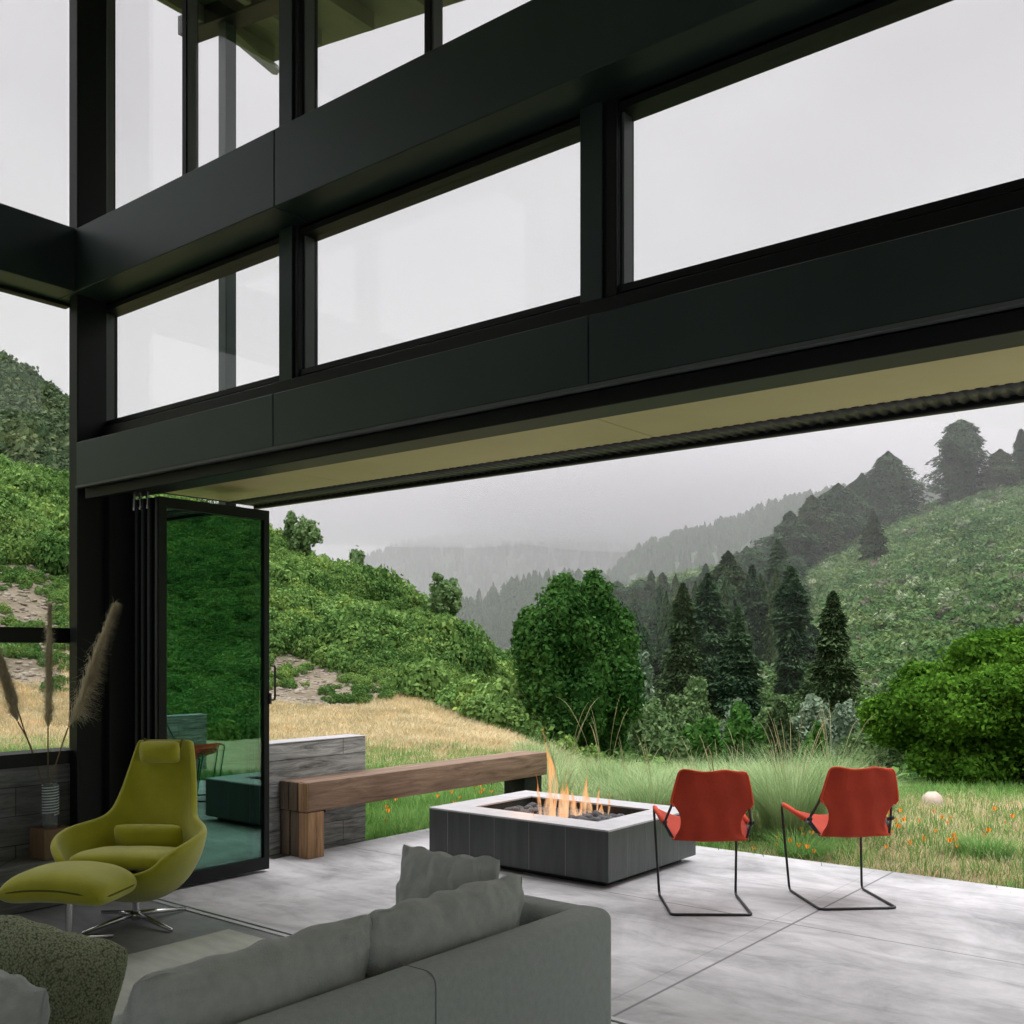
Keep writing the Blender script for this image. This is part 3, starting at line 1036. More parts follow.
def flame(name, x, y, h, w, lean, seed, label):
    """a licking tongue of flame: twisted tapering body"""
    n, m = 18, 12
    vs, fs = [], []
    for i in range(n):
        t_ = i / (n - 1)
        r = w * (math.sin(PI * min(1, t_ * 1.1 + .12)) ** .8) * (1 - t_) ** .55 + .0008
        cx = lean * t_ ** 1.4 + .35 * w * math.sin(t_ * 7 + seed) * t_
        cy = .3 * w * math.cos(t_ * 6 + seed * 2) * t_
        tw = t_ * 2.2 + seed
        for k_ in range(m):
            a = 2 * PI * k_ / m
            lx, ly = math.cos(a) * r, math.sin(a) * r * .42
            wob = 1 + .35 * mnoise.noise(Vector((math.cos(a) * 1.5, math.sin(a) * 1.5, t_ * 5 + seed * 3)))
            vs.append(((cx + (lx * math.cos(tw) - ly * math.sin(tw)) * wob), (cy + (lx * math.sin(tw) + ly * math.cos(tw)) * wob), h * t_))
    for i in range(n - 1):
        for k_ in range(m):
            fs.append((i * m + k_, i * m + (k_ + 1) % m, (i + 1) * m + (k_ + 1) % m, (i + 1) * m + k_))
    me = bpy.data.meshes.new(name)
    me.from_pydata(vs, [], fs)
    for p in me.polygons:
        p.use_smooth = True
    me.materials.append(M['flame'])
    o = link(name, me, None, (x, y, .29))
    return o


# (image column, depth, height, width, lean)
fx = [(534, 7.45, .17, .020, .0), (541, 7.6, .40, .040, -.05), (549, 7.7, .44, .05, .0), (554, 7.7, .74, .075, -.07), (562, 7.65, .47, .06, .03),
      (566, 7.75, .40, .05, .0), (552, 7.55, .30, .05, .02), (572, 7.85, .30, .035, .02), (577, 7.8, .24, .035, -.02), (584, 7.9, .44, .030, .03),
      (580, 7.8, .22, .04, .0), (590, 8.0, .26, .03, -.02), (597, 8.0, .28, .026, .02), (601, 7.9, .18, .03, .0), (608, 8.0, .2, .02, .02)]
t = thing('fire', 'orange flames rising from the lava rocks of the fire pit', 'fire', (-4.9, 6.3, .29))
for i, (px, D, h, w, ln) in enumerate(fx):
    x, y = at(px, D)
    o = flame('flame', x, y, h, w * .95, ln, i * 1.7, None)
    o.parent = t
    o.location = (x + 4.9, y - 6.3, 0)
lt = bpy.data.lights.new('fire_light', 'POINT')
lt.energy = 2
lt.color = (1, .45, .15)
lt.shadow_soft_size = .12
lo = bpy.data.objects.new('fire_light', lt)
COL.objects.link(lo)
lo.location = (-4.85, 6.25, .55)

# ================================================================ RED CHAIRS


def red_chair():
    t = thing('sling_chair', 'red orange canvas sling chair beside the fire pit', 'chair')
    r = .0085
    path = []
    for s in (-1, 1):
        pts = [(0.0, .0, r), (s * .245, 0, r), (s * .250, .52, r), (s * .275, .60, .555), (s * .275, .555, .575), (s * .262, .18, .53), (s * .235, .08, .47)]
        path.append(pts)
    full = list(reversed(path[0])) + path[1][1:]
    full = [Vector(p) for p in full]
    MB().tube(fillet(full, .035, 6), r, 8).build('base_rod', M['rod'], t, smooth=True, world=False)
    for s in (-1, 1):
        MB().tube(fillet([(s * .222, .055, .455), (s * .268, .13, .545), (s * .235, .05, .66), (s * .20, -.035, .85)], .03), r, 8).build('back_rod', M['rod'], t, smooth=True, world=False)
        MB().tube([(s * .275, .57, .573), (s * .274, .54, .571), (s * .262, .20, .534)], [.013, .016, .017], 8).build('canvas_sleeve', M['hem'], t, smooth=True, world=False)
        MB().tube([(s * .265, .155, .535), (s * .268, .105, .552)], .015, 8).build('joint_sleeve', M['rod'], t, smooth=True, world=False)
    # back panel: outline half-widths by height, slightly curved
    prof = [(.885, .175), (.878, .196), (.86, .207), (.80, .222), (.73, .238), (.685, .246), (.66, .228), (.62, .195), (.57, .183), (.52, .186), (.492, .20), (.472, .215)]
    nu = 17
    vs, fs = [], []
    for j, (z, hw) in enumerate(prof):
        tt = (z - .455) / .43
        yc = .055 - .115 * tt
        for i in range(nu):
            u = -1 + 2 * i / (nu - 1)
            x = u * hw
            y = yc - .035 * (1 - u * u) + .008 * math.sin(u * 9 + z * 12)
            vs.append((x, y, z + .006 * math.sin(u * 5)))
    # continues under into the seat
    seat = [(.02, .447, .228), (.09, .435, .244), (.18, .432, .255), (.28, .44, .262), (.38, .458, .266), (.48, .482, .268), (.55, .505, .268)]
    for j, (y0, zc, hw) in enumerate(seat):
        edge = [.44, .49, .525, .55, .56, .57, .575][j]
        for i in range(nu):
            u = -1 + 2 * i / (nu - 1)
            k_ = abs(u) ** 2.2
            vs.append((u * hw, y0, zc * (1 - k_) + edge * k_))
    rows = len(prof) + len(seat)
    for j in range(rows - 1):
        for i in range(nu - 1):
            fs.append((j * nu + i, j * nu + i + 1, (j + 1) * nu + i + 1, (j + 1) * nu + i))
    m1 = MB().add(vs, fs)
    m1.build('canvas_sling', M['canvas'], t, smooth=True, world=False, solid=.006, sub=1)
    top = [(vs[i][0], vs[i][1], vs[i][2]) for i in range(nu)]
    side = lambda s: [vs[j * nu + (0 if s < 0 else nu - 1)] for j in range(0, 7)]
    hem = list(reversed(side(-1))) + top[1:-1] + side(1)
    MB().tube(hem, .0075, 6).build('hem', M['hem'], t, smooth=True, world=False)
    return t


c1 = red_chair()


def place_bar(o, ax, ay, bx, by):
    """rear floor bar from a (its own left) to b"""
    o.location = ((ax + bx) / 2, (ay + by) / 2, 0)
    o.rotation_euler = (0, 0, math.atan2(by - ay, bx - ax))


place_bar(c1, -3.08, 5.42, -2.69, 5.72)
c2 = copy_tree(c1)
place_bar(c2, -2.42, 6.10, -2.06, 6.44)
tag(c1, 'red orange canvas sling chair standing next to the fire pit', 'chair', 'pair of red sling chairs')
tag(c2, 'red orange canvas sling chair farther from the fire pit, turned towards the tall grass', 'chair', 'pair of red sling chairs')

# ================================================================ LIME ARMCHAIR AND OTTOMAN


def grid_surface(P):
    """P: rows of equal-length point lists -> MB"""
    n = len(P[0])
    vs = [p for row in P for p in row]
    fs = [(j * n + i, j * n + i + 1, (j + 1) * n + i + 1, (j + 1) * n + i) for j in range(len(P) - 1) for i in range(n - 1)]
    return MB().add(vs, fs)


def cushion_mb(w, d, h, nu=26, nv=20, pw=3.0, seed=0, wr=.012, ears=.03, wfreq=9.0, cr=.075, crease=0.0):
    """soft cushion: w wide (x), d deep (y), h thick (z), pinched at the seam"""
    vs, fs = [], []
    for side in (1, -1):
        for j in range(nv + 1):
            for i in range(nu + 1):
                u = -1 + 2 * i / nu
                v = -1 + 2 * j / nv
                uu = math.sin(u * PI / 2)
                vv = math.sin(v * PI / 2)
                t_ = ((1 - abs(uu) ** pw) * (1 - abs(vv) ** pw)) ** .42
                ex = 1 - cr * abs(vv) ** 7 - ears * (1 - abs(vv)) * 1.0 * (1 if abs(uu) > .6 else 0) * ((abs(uu) - .6) / .4)
                ey = 1 - cr * abs(uu) ** 7 - ears * (1 - abs(uu)) * 1.0 * (1 if abs(vv) > .6 else 0) * ((abs(vv) - .6) / .4)
                edge = max(abs(uu), abs(vv)) ** 3
                n = mnoise.noise(Vector((uu * wfreq * .6, vv * wfreq * .25, seed * 5.3)))
                n2 = mnoise.noise(Vector((uu * 2, vv * 2, seed * 2.3 + 9)))
                z = side * h / 2 * t_ + side * (wr * n * (.4 + edge) + wr * .8 * n2) * min(1, t_ * 2)
                if crease:
                    # gathers running inwards from the seams
                    for (al, ac, sd_) in ((uu * w, vv, 1), (vv * d, uu, 2)):
                        q_ = mnoise.noise(Vector((al * 16 + .8 * abs(ac), (3 if ac > 0 else -3) + ac * .5, seed * 3.1 + sd_ * 7)))
                        q2 = mnoise.noise(Vector((al * 5, ac * 1.2, seed * 1.7 + sd_)))
                        fall = max(0.0, (abs(ac) - .35 - .3 * q2) / .65) * (1 - abs(ac) ** 10)
                        z -= side * crease * abs(q_) ** .7 * fall
                wav = .35 * wr * math.sin(uu * 14 + seed) * edge
                vs.append((uu * w / 2 * ex, vv * d / 2 * ey + wav, z))
    N = (nu + 1) * (nv + 1)
    for s in (0, 1):
        for j in range(nv):
            for i in range(nu):
                a = s * N + j * (nu + 1) + i
                f = (a, a + 1, a + nu + 2, a + nu + 1)
                fs.append(f if s == 0 else f[::-1])
    mb = MB().add(vs, fs)
    return mb


def weld(o, d=.0008):
    bm = bmesh.new()
    bm.from_mesh(o.data)
    bmesh.ops.remove_doubles(bm, verts=bm.verts, dist=d)
    bmesh.ops.recalc_face_normals(bm, faces=bm.faces)
    bm.to_mesh(o.data)
    bm.free()
    for p in o.data.polygons:
        p.use_smooth = True


def cushion(name, w, d, h, mat, parent, M4, seam=True, **kw):
    mb = cushion_mb(w, d, h, **kw)
    mb.v = [tuple(M4 @ Vector(p)) for p in mb.v]
    o = mb.build(name, mat, parent, smooth=True, world=False)
    weld(o, .0015)
    md = o.modifiers.new('sub', 'SUBSURF'); md.levels = 1; md.render_levels = 1
    return o


CH_X, CH_Y = -5.47, 3.31
t = thing('swivel_armchair', 'lime green high back swivel armchair with a head pillow', 'armchair', (CH_X, CH_Y, 0), math.radians(-144.5))
# shell: rows from the front seat lip to the top of the back; (y, z centre, half width, edge z, edge y shift)
rows = [(.34, .37, .29, .455, -.02), (.28, .29, .36, .505, .0), (.18, .22, .405, .535, .02), (.05, .17, .43, .555, .05), (-.08, .18, .425, .570, .08),
        (-.18, .24, .375, .580, .09), (-.25, .34, .30, .595, .08), (-.29, .44, .262, .625, .06), (-.325, .56, .243, .69, .045), (-.355, .68, .228, .77, .035),
        (-.385, .80, .212, .86, .03), (-.41, .92, .195, .95, .025), (-.427, 1.01, .182, 1.025, .02), (-.435, 1.05, .172, 1.05, .01)]
P = []
nu = 25
for j, (y, zc, hw, ez, ey) in enumerate(rows):
    row = []
    for i in range(nu):
        u = -1 + 2 * i / (nu - 1)
        k_ = abs(u) ** 2.4
        x = hw * math.sin(u * PI / 2) ** 1 if j < 6 else hw * u
        x = .93 * hw * (u * (1.25 - .25 * u * u))
        row.append((x, y + ey * k_, zc + (ez - zc) * k_))
    P.append(row)
mb = grid_surface(P)
sh = mb.build('shell', M['lime'], t, smooth=True, world=False)
md = sh.modifiers.new('s', 'SOLIDIFY'); md.thickness = .045; md.offset = -1
md = sh.modifiers.new('b', 'SUBSURF'); md.levels = 2; md.render_levels = 2
T = Matrix.Translation
RX, RY, RZ = (lambda a: Matrix.Rotation(a, 4, 'X')), (lambda a: Matrix.Rotation(a, 4, 'Y')), (lambda a: Matrix.Rotation(a, 4, 'Z'))
cushion('seat_cushion', .56, .52, .13, M['lime'], t, T((0, .06, .395)) @ RX(.12), ears=0, wr=.004, pw=4)
cushion('lumbar_cushion', .42, .17, .10, M['lime'], t, T((0, -.19, .47)) @ RX(1.25), ears=0, wr=.004, pw=3)
cushion('head_pillow', .25, .135, .12, M['lime'], t, T((0, -.355, .975)) @ RX(1.45), ears=0, wr=.003, pw=2.4)
MB().tube([(.12, -.375, 1.0), (.12, -.415, 1.052), (.12, -.455, 1.04), (-.12, -.455, 1.04), (-.12, -.415, 1.052), (-.12, -.375, 1.0)], .006, 6).build('pillow_strap', M['lime2'], t, smooth=True, world=False)
MB().lathe([(.019, .06), (.019, .155), (.05, .165), (.05, .17)], 16).build('pedestal', M['chrome'], t, smooth=False, world=False)


def star(t, R0, n, a0, hub=.06):
    MB().lathe([(.001, .02), (.026, .022), (.032, .045), (.026, .07), (.001, .075)], 16).build('hub', M['chrome'], t, smooth=True, world=False)
    for i in range(n):
        a = a0 + 2 * PI * i / n
        c_, s_ = math.cos(a), math.sin(a)
        MB().tube([(c_ * .015, s_ * .015, .055), (c_ * R0 * .5, s_ * R0 * .5, .038), (c_ * R0, s_ * R0, .014)], [.017, .014, .0105], 8).build('foot', M['chrome'], t, smooth=True, world=False)


# feet directions measured on the floor, turned into the chair's own frame
star(t, .345, 4, math.atan2(3.70 - 3.33, .02) + math.radians(144.5) + .1)

t = thing('ottoman', 'lime green ottoman on a chrome pedestal in front of the armchair', 'ottoman', (-5.28, 2.80, 0), math.radians(-163.5 + 14))
nu, nv = 22, 16
P = []
for side in (1, -1):
    pass
mb = cushion_mb(.61, .43, .19, ears=0, wr=.003, pw=4)
mb.v = [(x, y, z * (1.0 if z > 0 else .9) + .36 - .14 * (x / .34) ** 2 * .35 + .05 * (y / .25) ** 2 * .0) for x, y, z in mb.v]
o = mb.build('pad', M['lime'], t, smooth=True, world=False)
weld(o, .0015)
md = o.modifiers.new('sub', 'SUBSURF'); md.levels = 1; md.render_levels = 1
ring = []
for k_ in range(48):
    a = 2 * PI * k_ / 48
    c_, s_ = math.cos(a), math.sin(a)
    q = (abs(c_) ** 6 + abs(s_) ** 6) ** (-1 / 6)
    x, y = .302 * c_ * q, .212 * s_ * q
    ring.append((x, y, .362 - .049 * (x / .34) ** 2))
MB().tube(ring, .006, 6, closed=True).build('piping', M['lime2'], t, smooth=True, world=False)
MB().lathe([(.018, .06), (.018, .26), (.06, .268), (.06, .28)], 16).build('pedestal', M['chrome'], t, world=False)
star(t, .25, 4, 1.02)

# ================================================================ SOFA
SX, SY = -2.0, 3.12
t = thing('sofa', 'grey linen corner sofa with loose cushions beside the pale sage rug', 'sofa', (-2.5, 1.7, 0))


def rbox(name, x0, x1, y0, y1, z0, z1, r, mat, parent, sub=0):
    o = MB().box(x0, x1, y0, y1, z0, z1).build(name, mat, parent, bevel=r, seg=5, smooth=True)
    return o


rbox('backrest', SX - .155, SX, .42, SY - .0, .06, .672, .045, M['sofa'], t)
rbox('armrest', SX - 1.0, SX - .03, SY - .15, SY + .002, .06, .668, .045, M['sofa'], t)
rbox('seat_base', SX - 1.0, SX - .14, .55, SY - .14, .10, .30, .02, M['sofa'], t)
rbox('seat_cushion', SX - 1.02, SX - .155, 1.52, SY - .155, .30, .45, .05, M['sofa'], t)
rbox('seat_cushion', SX - 2.4, SX - .155, .58, 1.50, .30, .45, .05, M['sofa'], t)
rbox('seat_base', SX - 2.4, SX - .98, .55, 1.48, .10, .30, .02, M['sofa'], t)
rbox('backrest', SX - 2.4, SX - .10, .40, .56, .06, .672, .045, M['sofa'], t)
for x, y in ((SX - .08, SY - .08), (SX - .9, SY - .08), (SX - .08, .5), (SX - 2.3, .5), (SX - 2.3, 1.4), (SX - .9, 1.6)):
    MB().box(x - .025, x + .025, y - .025, y + .025, 0, .105).build('foot', M['frame'], t)
MB().tube(fillet([(SX + .0005, 2.16, .08), (SX + .0005, 2.16, .6715), (SX - .15, 2.16, .6715)], .045, 8), .0025, 5).build('seam', M['seam'], t)


def loose(name, label, w, d, h, mat, M4, group=None, **kw):
    mb = cushion_mb(w, d, h, **kw)
    o = mb.build(name, M[mat], None, smooth=True)
    weld(o, .0015)
    md = o.modifiers.new('sub', 'SUBSURF'); md.levels = 1; md.render_levels = 1
    o.matrix_world = M4
    tag(o, label, 'cushion', group)
    # seam cord round the edge, ends left soft
    return o


# cushion local: x width, y height, z thickness; stood up with its face to -X
def stand(x, y, z, yaw, tilt):
    return T((x, y, z)) @ RZ(yaw) @ RX(PI / 2 - tilt)


loose('sofa_cushion', 'long grey back cushion on the sofa nearest the armrest', .76, .40, .19, 'pillow', stand(-2.285, 2.51, .610, -PI / 2 - .02, .16), 'grey sofa back cushions',
      seed=1, wr=.016, ears=.03, wfreq=12, cr=.035, crease=.034, nu=56, nv=34)
loose('sofa_cushion', 'long grey back cushion on the sofa behind the textured green one', .82, .40, .20, 'pillow', stand(-2.285, 1.75, .608, -PI / 2 + .02, .16), 'grey sofa back cushions',
      seed=2, wr=.016, ears=.03, wfreq=12, cr=.035, crease=.034, nu=56, nv=34)
loose('throw_pillow', 'small square grey pillow leaning against the sofa armrest', .48, .40, .15, 'pillow', stand(-2.60, 2.86, .645, 0.05, .16), seed=4, wr=.016, ears=.09, wfreq=12, cr=.02, crease=.03, nu=44, nv=38)
loose('throw_pillow', 'green textured weave pillow at the bottom corner of the sofa', .50, .42, .16, 'weave', stand(-2.985, 1.50, .57, .45, .22) @ RZ(-.16), seed=5, wr=.008, ears=.06)
loose('sofa_cushion', 'rounded grey cushion in front of the green textured pillow', .55, .42, .22, 'pillow', stand(-2.86, 1.19, .56, .35, .2) @ RZ(-.15), seed=6, wr=.018, ears=.02, cr=.06, crease=.03, nu=44, nv=36)

# rug
o = box('rug', -4.90, -2.75, .9, 3.55, 0.0, .012, M['rug'], bevel=.004)
tag(o, 'pale sage rug on the dark floor beside the sofa', 'rug')

# ================================================================ VASE
BX, BY = -6.36, 3.25
t = thing('wood_block', 'small walnut block under the ribbed glass vase', 'block', (BX, BY, .29))
MB().box(BX - .10, BX + .10, BY - .09, BY + .09, .29, .48).build('block_body', M['block'], t, .004)
t = thing('glass_vase', 'ribbed glass vase holding dried pampas stems', 'vase', (BX, BY, .48))
prof = []
for i in range(60):
    z = .48 + .285 * i / 59
    r = .047 + (.0045 * math.sin(i * 1.45) if i > 20 else 0) + (-.006 if 17 < i < 21 else 0)
    prof.append((r, z))
hel = [(BX + .0495 * math.cos(i * .45), BY + .0495 * math.sin(i * .45), .562 + .19 * i / 150) for i in range(151)]
MB().tube(hel, .0042, 6).build('spiral_rib', M['rib'], t, smooth=True)
inner = [(r - .007, z) for r, z in reversed(prof[2:])]
MB().lathe(prof + inner, 32, (BX, BY)).build('vase_body', M['vase'], t, smooth=True)


def pampas(label, path, plume, wid, droop, seed):
    """path: stem points (px, py); plume: spine points (px, py); set out at the vase's depth"""
    D = -BX * -FW[0] + BY * FW[1]
    D = BX * FW[0] + BY * FW[1]

    def P3(px, py, dd=0):
        x, y = at(px, D + dd)
        return Vector((x, y, hz(py, D + dd)))
    base = P3(*path[0])
    t = thing('pampas_stem', label, 'dried grass', (base.x, base.y, base.z), group='dried pampas stems in the vase')
    MB().tube([P3(*p) for p in path] + [P3(*plume[0])], .0045, 6, sm=4).build('stalk', M['straw'], t, smooth=True)
    sp = [P3(*p) for p in plume]
    sp, _ = smooth_path(sp, [0] * len(sp), 8)
    rr = random.Random(seed)
    V, F = [], []
    n = len(sp)
    side = Vector((RT[0], RT[1], 0))
    for k_ in range(4200):
        f = rr.random() ** .8
        i = min(int(f * (n - 1)), n - 2)
        p = sp[i].lerp(sp[i + 1], f * (n - 1) - i)
        tan = (sp[min(i + 2, n - 1)] - sp[max(i - 1, 0)]).normalized()
        ln = wid * (1.15 - .75 * f) * rr.uniform(.6, 1.5)
        out = Vector((rr.gauss(0, 1), rr.gauss(0, 1), rr.gauss(0, .6)))
        out = (out + side * droop * 1.6).normalized()
        d0 = (tan * 1.6 + out * .75).normalized()
        d1 = (tan * .5 + out * .9 + Vector((0, 0, -.35 - abs(droop) * .5))).normalized()
        a = p
        b = p + d0 * ln * .8
        c_ = b + d1 * ln * .8 * (1 if rr.random() < .5 else .4)
        w_ = .0017
        sd = tan.cross(out).normalized() * w_
        k0 = len(V)
        V += [a - sd, a + sd, b + sd * .8, b - sd * .8, c_ + sd * .3, c_ - sd * .3]
        F += [(k0, k0 + 1, k0 + 2, k0 + 3), (k0 + 3, k0 + 2, k0 + 4, k0 + 5)]
    lx, ly, lz = base
    me = np_mesh('plume', np.array([(v.x - lx, v.y - ly, v.z - lz) for v in V]), np.array(F), M['plume'])
    link('plume', me, t)


pampas('tall curved pampas plume leaning towards the folded doors', [(46, 818), (52, 779), (62, 745)], [(68, 728), (82, 690), (95, 652), (113, 607)], .095, .9, 1)
pampas('upright pampas plume in the middle of the vase', [(48, 818), (48, 779), (48, 745)], [(48, 728), (49, 690), (49, 650), (50, 606)], .06, 0, 2)
pampas('pampas plume leaning over to the low side window', [(51, 818), (41, 779), (30, 745)], [(18, 722), (8, 690), (-4, 655), (-22, 610)], .07, -.3, 3)
pampas('thin pampas stem leaning over, behind another plume', [(50, 818), (40, 775), (26, 735)], [(17, 708), (6, 672), (-8, 640), (-30, 600)], .05, -.2, 4)

# ================================================================ LANDSCAPE
# terrain height by direction (image column, or degrees outside the view) and depth
DK = np.array([0, 8, 13, 20, 25, 30, 35, 45, 60, 90, 130, 200, 260, 420], float)
COLS = [
    (-110, [-.06, -.06, .4, 2, 4, 6, 8, 10, 13, 25, 30, 32, 30, 20]),
    (-55, [-.06, -.06, .1, .8, 2.2, 4.5, 7, 10, 12, 30, 36, 36, 32, 20]),
    ('p', 0, [-.06, -.06, -.05, .0, 1.3, 3.6, 6.0, 9.4, 11, 27.5, 30, 28, 26, 20]),
    ('p', 70, [-.06, -.06, -.05, .0, .9, 2.8, 5.0, 8.9, 10.5, 22.8, 25, 22, 20, 10]),
    ('p', 135, [-.06, -.06, -.06, -.05, .5, 2.0, 4.2, 8.4, 9.5, 20, 20, 16, 12, 5]),
    ('p', 200, [-.06, -.10, -.12, -.12, .2, 1.2, 3.4, 8.0, 8.3, 13, 11, 8, 5, 0]),
    ('p', 270, [-.06, -.15, -.2, -.2, -.05, .5, 2.3, 6.5, 6.3, 5, 3, 0, -2, -5]),
    ('p', 330, [-.06, -.15, -.2, -.2, -.1, .3, 1.7, 5.2, 5.0, 2, -2, -5, -6, -8]),
    ('p', 400, [-.06, -.15, -.2, -.2, -.1, .3, 1.3, 3.7, 3.0, -1, -8, -10, -10, -12]),
    ('p', 450, [-.06, -.15, -.2, -.25, -.3, .0, .9, 2.5, 1.5, -4, -12, -14, -14, -16]),
    ('p', 500, [-.06, -.15, -.2, -.3, -.4, -.5, -.2, .7, -.6, -7, -14, -15, -15, -18]),
    ('p', 530, [-.06, -.15, -.2, -.4, -.8, -1.2, -1.2, -1, -3, -9, -14, -12, -14, -18]),
    ('p', 560, [-.06, -.15, -.3, -.7, -1.3, -2, -2.8, -4, -6, -9, -9, -2, -5, -18]),
    ('p', 620, [-.06, -.15, -.35, -1.0, -2.0, -3, -4, -6, -8, -8, -3, 14, 10, -10]),
    ('p', 700, [-.06, -.15, -.35, -1.0, -2.2, -3.2, -4.4, -6.5, -8, -8, 1, 17, 14, 0]),
    ('p', 800, [-.06, -.15, -.35, -1.0, -2.4, -3.4, -4.6, -6.5, -8, -7, 4, 21.5, 20, 5]),
    ('p', 900, [-.06, -.15, -.35, -1.0, -2.4, -3.4, -4.6, -6.5, -7.5, -5, 9, 28.5, 28, 12]),
    ('p', 1024, [-.06, -.15, -.35, -1.0, -2.4, -3.4, -4.6, -6.0, -7, -3, 13, 36, 36, 20]),
    (45, [-.06, -.15, -.3, -.8, -1.6, -2.2, -2.4, -1.5, 0, 8, 24, 42, 42, 30]),
    (75, [-.06, -.15, -.2, .0, .8, 2, 3.5, 7, 12, 22, 32, 42, 42, 30]),
    (120, [-.06, -.15, .1, 1.5, 3, 5, 8, 12, 18, 26, 34, 40, 40, 30]),
]
TH = []
for c_ in COLS:
    TH.append(math.degrees(math.atan((c_[1] - 512) / FPX)) if c_[0] == 'p' else c_[0])
TH = np.array(TH)
ZT = np.array([c_[-1] for c_ in COLS], float)


def _raw(th, D):
    th = np.clip(th, TH[0], TH[-1])
    i = np.clip(np.searchsorted(TH, th) - 1, 0, len(TH) - 2)
    w = (th - TH[i]) / (TH[i + 1] - TH[i])
    j = np.clip(np.searchsorted(DK, D) - 1, 0, len(DK) - 2)
    v = np.clip((D - DK[j]) / (DK[j + 1] - DK[j]), 0, 1)
    return (ZT[i, j] * (1 - v) + ZT[i, j + 1] * v) * (1 - w) + (ZT[i + 1, j] * (1 - v) + ZT[i + 1, j + 1] * v) * w


def fbm(x, y, s=1.0, seed=0, octs=4):
    """cheap smooth pseudo noise, vectorised"""
    r = np.random.default_rng(seed)
    out = np.zeros_like(x)
    for o_ in range(octs):
        for k_ in range(4):
            a = r.uniform(0, 2 * PI); p = r.uniform(0, 2 * PI); f = s * 2 ** o_ * r.uniform(.7, 1.4)
            out += np.sin((x * math.cos(a) + y * math.sin(a)) * f + p + 1.3 * np.sin((x * math.sin(a) - y * math.cos(a)) * f * .6 + p)) * .5 ** o_ / 4
    return out


def polar(x, y):
    a = x * FW[0] + y * FW[1]
    b = x * RT[0] + y * RT[1]
    th = np.degrees(np.arctan2(b, a))
    r = np.hypot(a, b)
    return th, r * np.cos(np.radians(np.clip(th, -31, 31)))


def terrain(x, y):
    x = np.asarray(x, float); y = np.asarray(y, float)
    th, D = polar(x, y)
    z = 0
    for dt in (-1.1, 0, 1.1):
        for dd in (.95, 1.0, 1.05):
            z = z + _raw(th + dt, D * dd)
    z = z / 9
    am = np.clip((D - 12) / 60, 0, 1)
    z = z + am * fbm(x, y, .22, 3) * .5 + am ** 2 * fbm(x, y, .05, 4) * 1.2
    return z


def tz(x, y):
    return float(terrain(np.array([x]), np.array([y]))[0])


# zones: r = golden dry grass, g = bare rubble soil
def zones(x, y):
    th, D = polar(x, y)
    px = 512 + np.tan(np.radians(np.clip(th, -60, 60))) * FPX
    n = fbm(x, y, .5, 11)
    gold = (1 / (1 + np.exp(-(D - 14.5 - n * 1.5) * 1.2))) * (px < 560) * (1 / (1 + np.exp((D - 27 - (px > 330) * 2.0) * 1.5)))
    goldr = (1 / (1 + np.exp(-(px - 735 - n * 30) / 18))) * (1 / (1 + np.exp((D - 14) * 1.5))) * .95 * (D > 7)
    r = np.clip(np.maximum(gold, goldr), 0, 1)
    soil = (1 / (1 + np.exp(-(D - 23.0 - (px > 60) * 3.5 - n) * 2.0))) * (1 / (1 + np.exp((D - 35 - n * 2) * 1.2))) * (1 / (1 + np.exp((px - 385) / 16)))
    rock = 1 / (1 + np.exp(-(px - 985 - n * 10) / 10)) * (1 / (1 + np.exp(-(D - 92) / 4))) * (1 / (1 + np.exp((D - 118) / 4))) * .8
    return r, np.clip(np.maximum(soil, rock), 0, 1)


# graded so the mesh is finest where it is near
ths = np.radians(np.arange(-105, 121, .5))
rs = np.geomspace(5.2, 430, 230)
A, Rr = np.meshgrid(ths, rs)
GXp = Rr * (np.cos(A) * FW[0] + np.sin(A) * RT[0])
GYp = Rr * (np.cos(A) * FW[1] + np.sin(A) * RT[1])
GZp = terrain(GXp, GYp)
inside = (GYp < 3.6) & (GXp > XG - .3)
GZp = np.where(inside, -.4, GZp)
nr, na = GXp.shape
V = np.stack([GXp.ravel(), GYp.ravel(), GZp.ravel()], 1)
jj, ii = np.meshgrid(np.arange(nr - 1), np.arange(na - 1), indexing='ij')
q = (jj * na + ii).ravel()
F = np.stack([q, q + 1, q + 1 + na, q + na], 1)
cx = V[F].mean(1)
keep = ~((cx[:, 1] < 3.5) & (cx[:, 0] > XG)) & ~((cx[:, 1] < 7.2) & (cx[:, 1] > 3.0) & (cx[:, 0] > -6.2) & (cx[:, 0] < 6.2))
me = np_mesh('hillside', V, F[keep], M['ground'], smooth=True)
zr, zg = zones(V[:, 0], V[:, 1])
ca = me.color_attributes.new('zone', 'FLOAT_COLOR', 'POINT')
if len(ca.data) == len(V):
    ca.data.foreach_set('color', np.stack([zr, zg, np.zeros_like(zr), np.ones_like(zr)], 1).astype(np.float32).ravel())
o = link('terrain_hillside', me)
tag(o, 'sloping meadow and valley hillsides around the house', kind='structure')


# ---------------------------------------------------------------- foliage meshes
def leaf_quads(C, N, size, aspect=1.7, jitter=.7, rng=NP):
    """diamond leaves at centres C with normals near N"""
    n = len(C)
    N = N + rng.normal(0, jitter, (n, 3))
    N /= np.linalg.norm(N, axis=1, keepdims=True) + 1e-9
    U = np.cross(N, rng.normal(0, 1, (n, 3)))
    U /= np.linalg.norm(U, axis=1, keepdims=True) + 1e-9
    W = np.cross(N, U)
    s = (np.asarray(size) * rng.uniform(.6, 1.3, n))[:, None]
    a = C - U * s * aspect / 2
    b = C + W * s / 2 + N * s * .12
    c_ = C + U * s * aspect / 2
    d = C - W * s / 2 + N * s * .12
    V = np.stack([a, b, c_, d], 1).reshape(-1, 3)
    F = np.arange(n * 4).reshape(-1, 4)
    return V, F


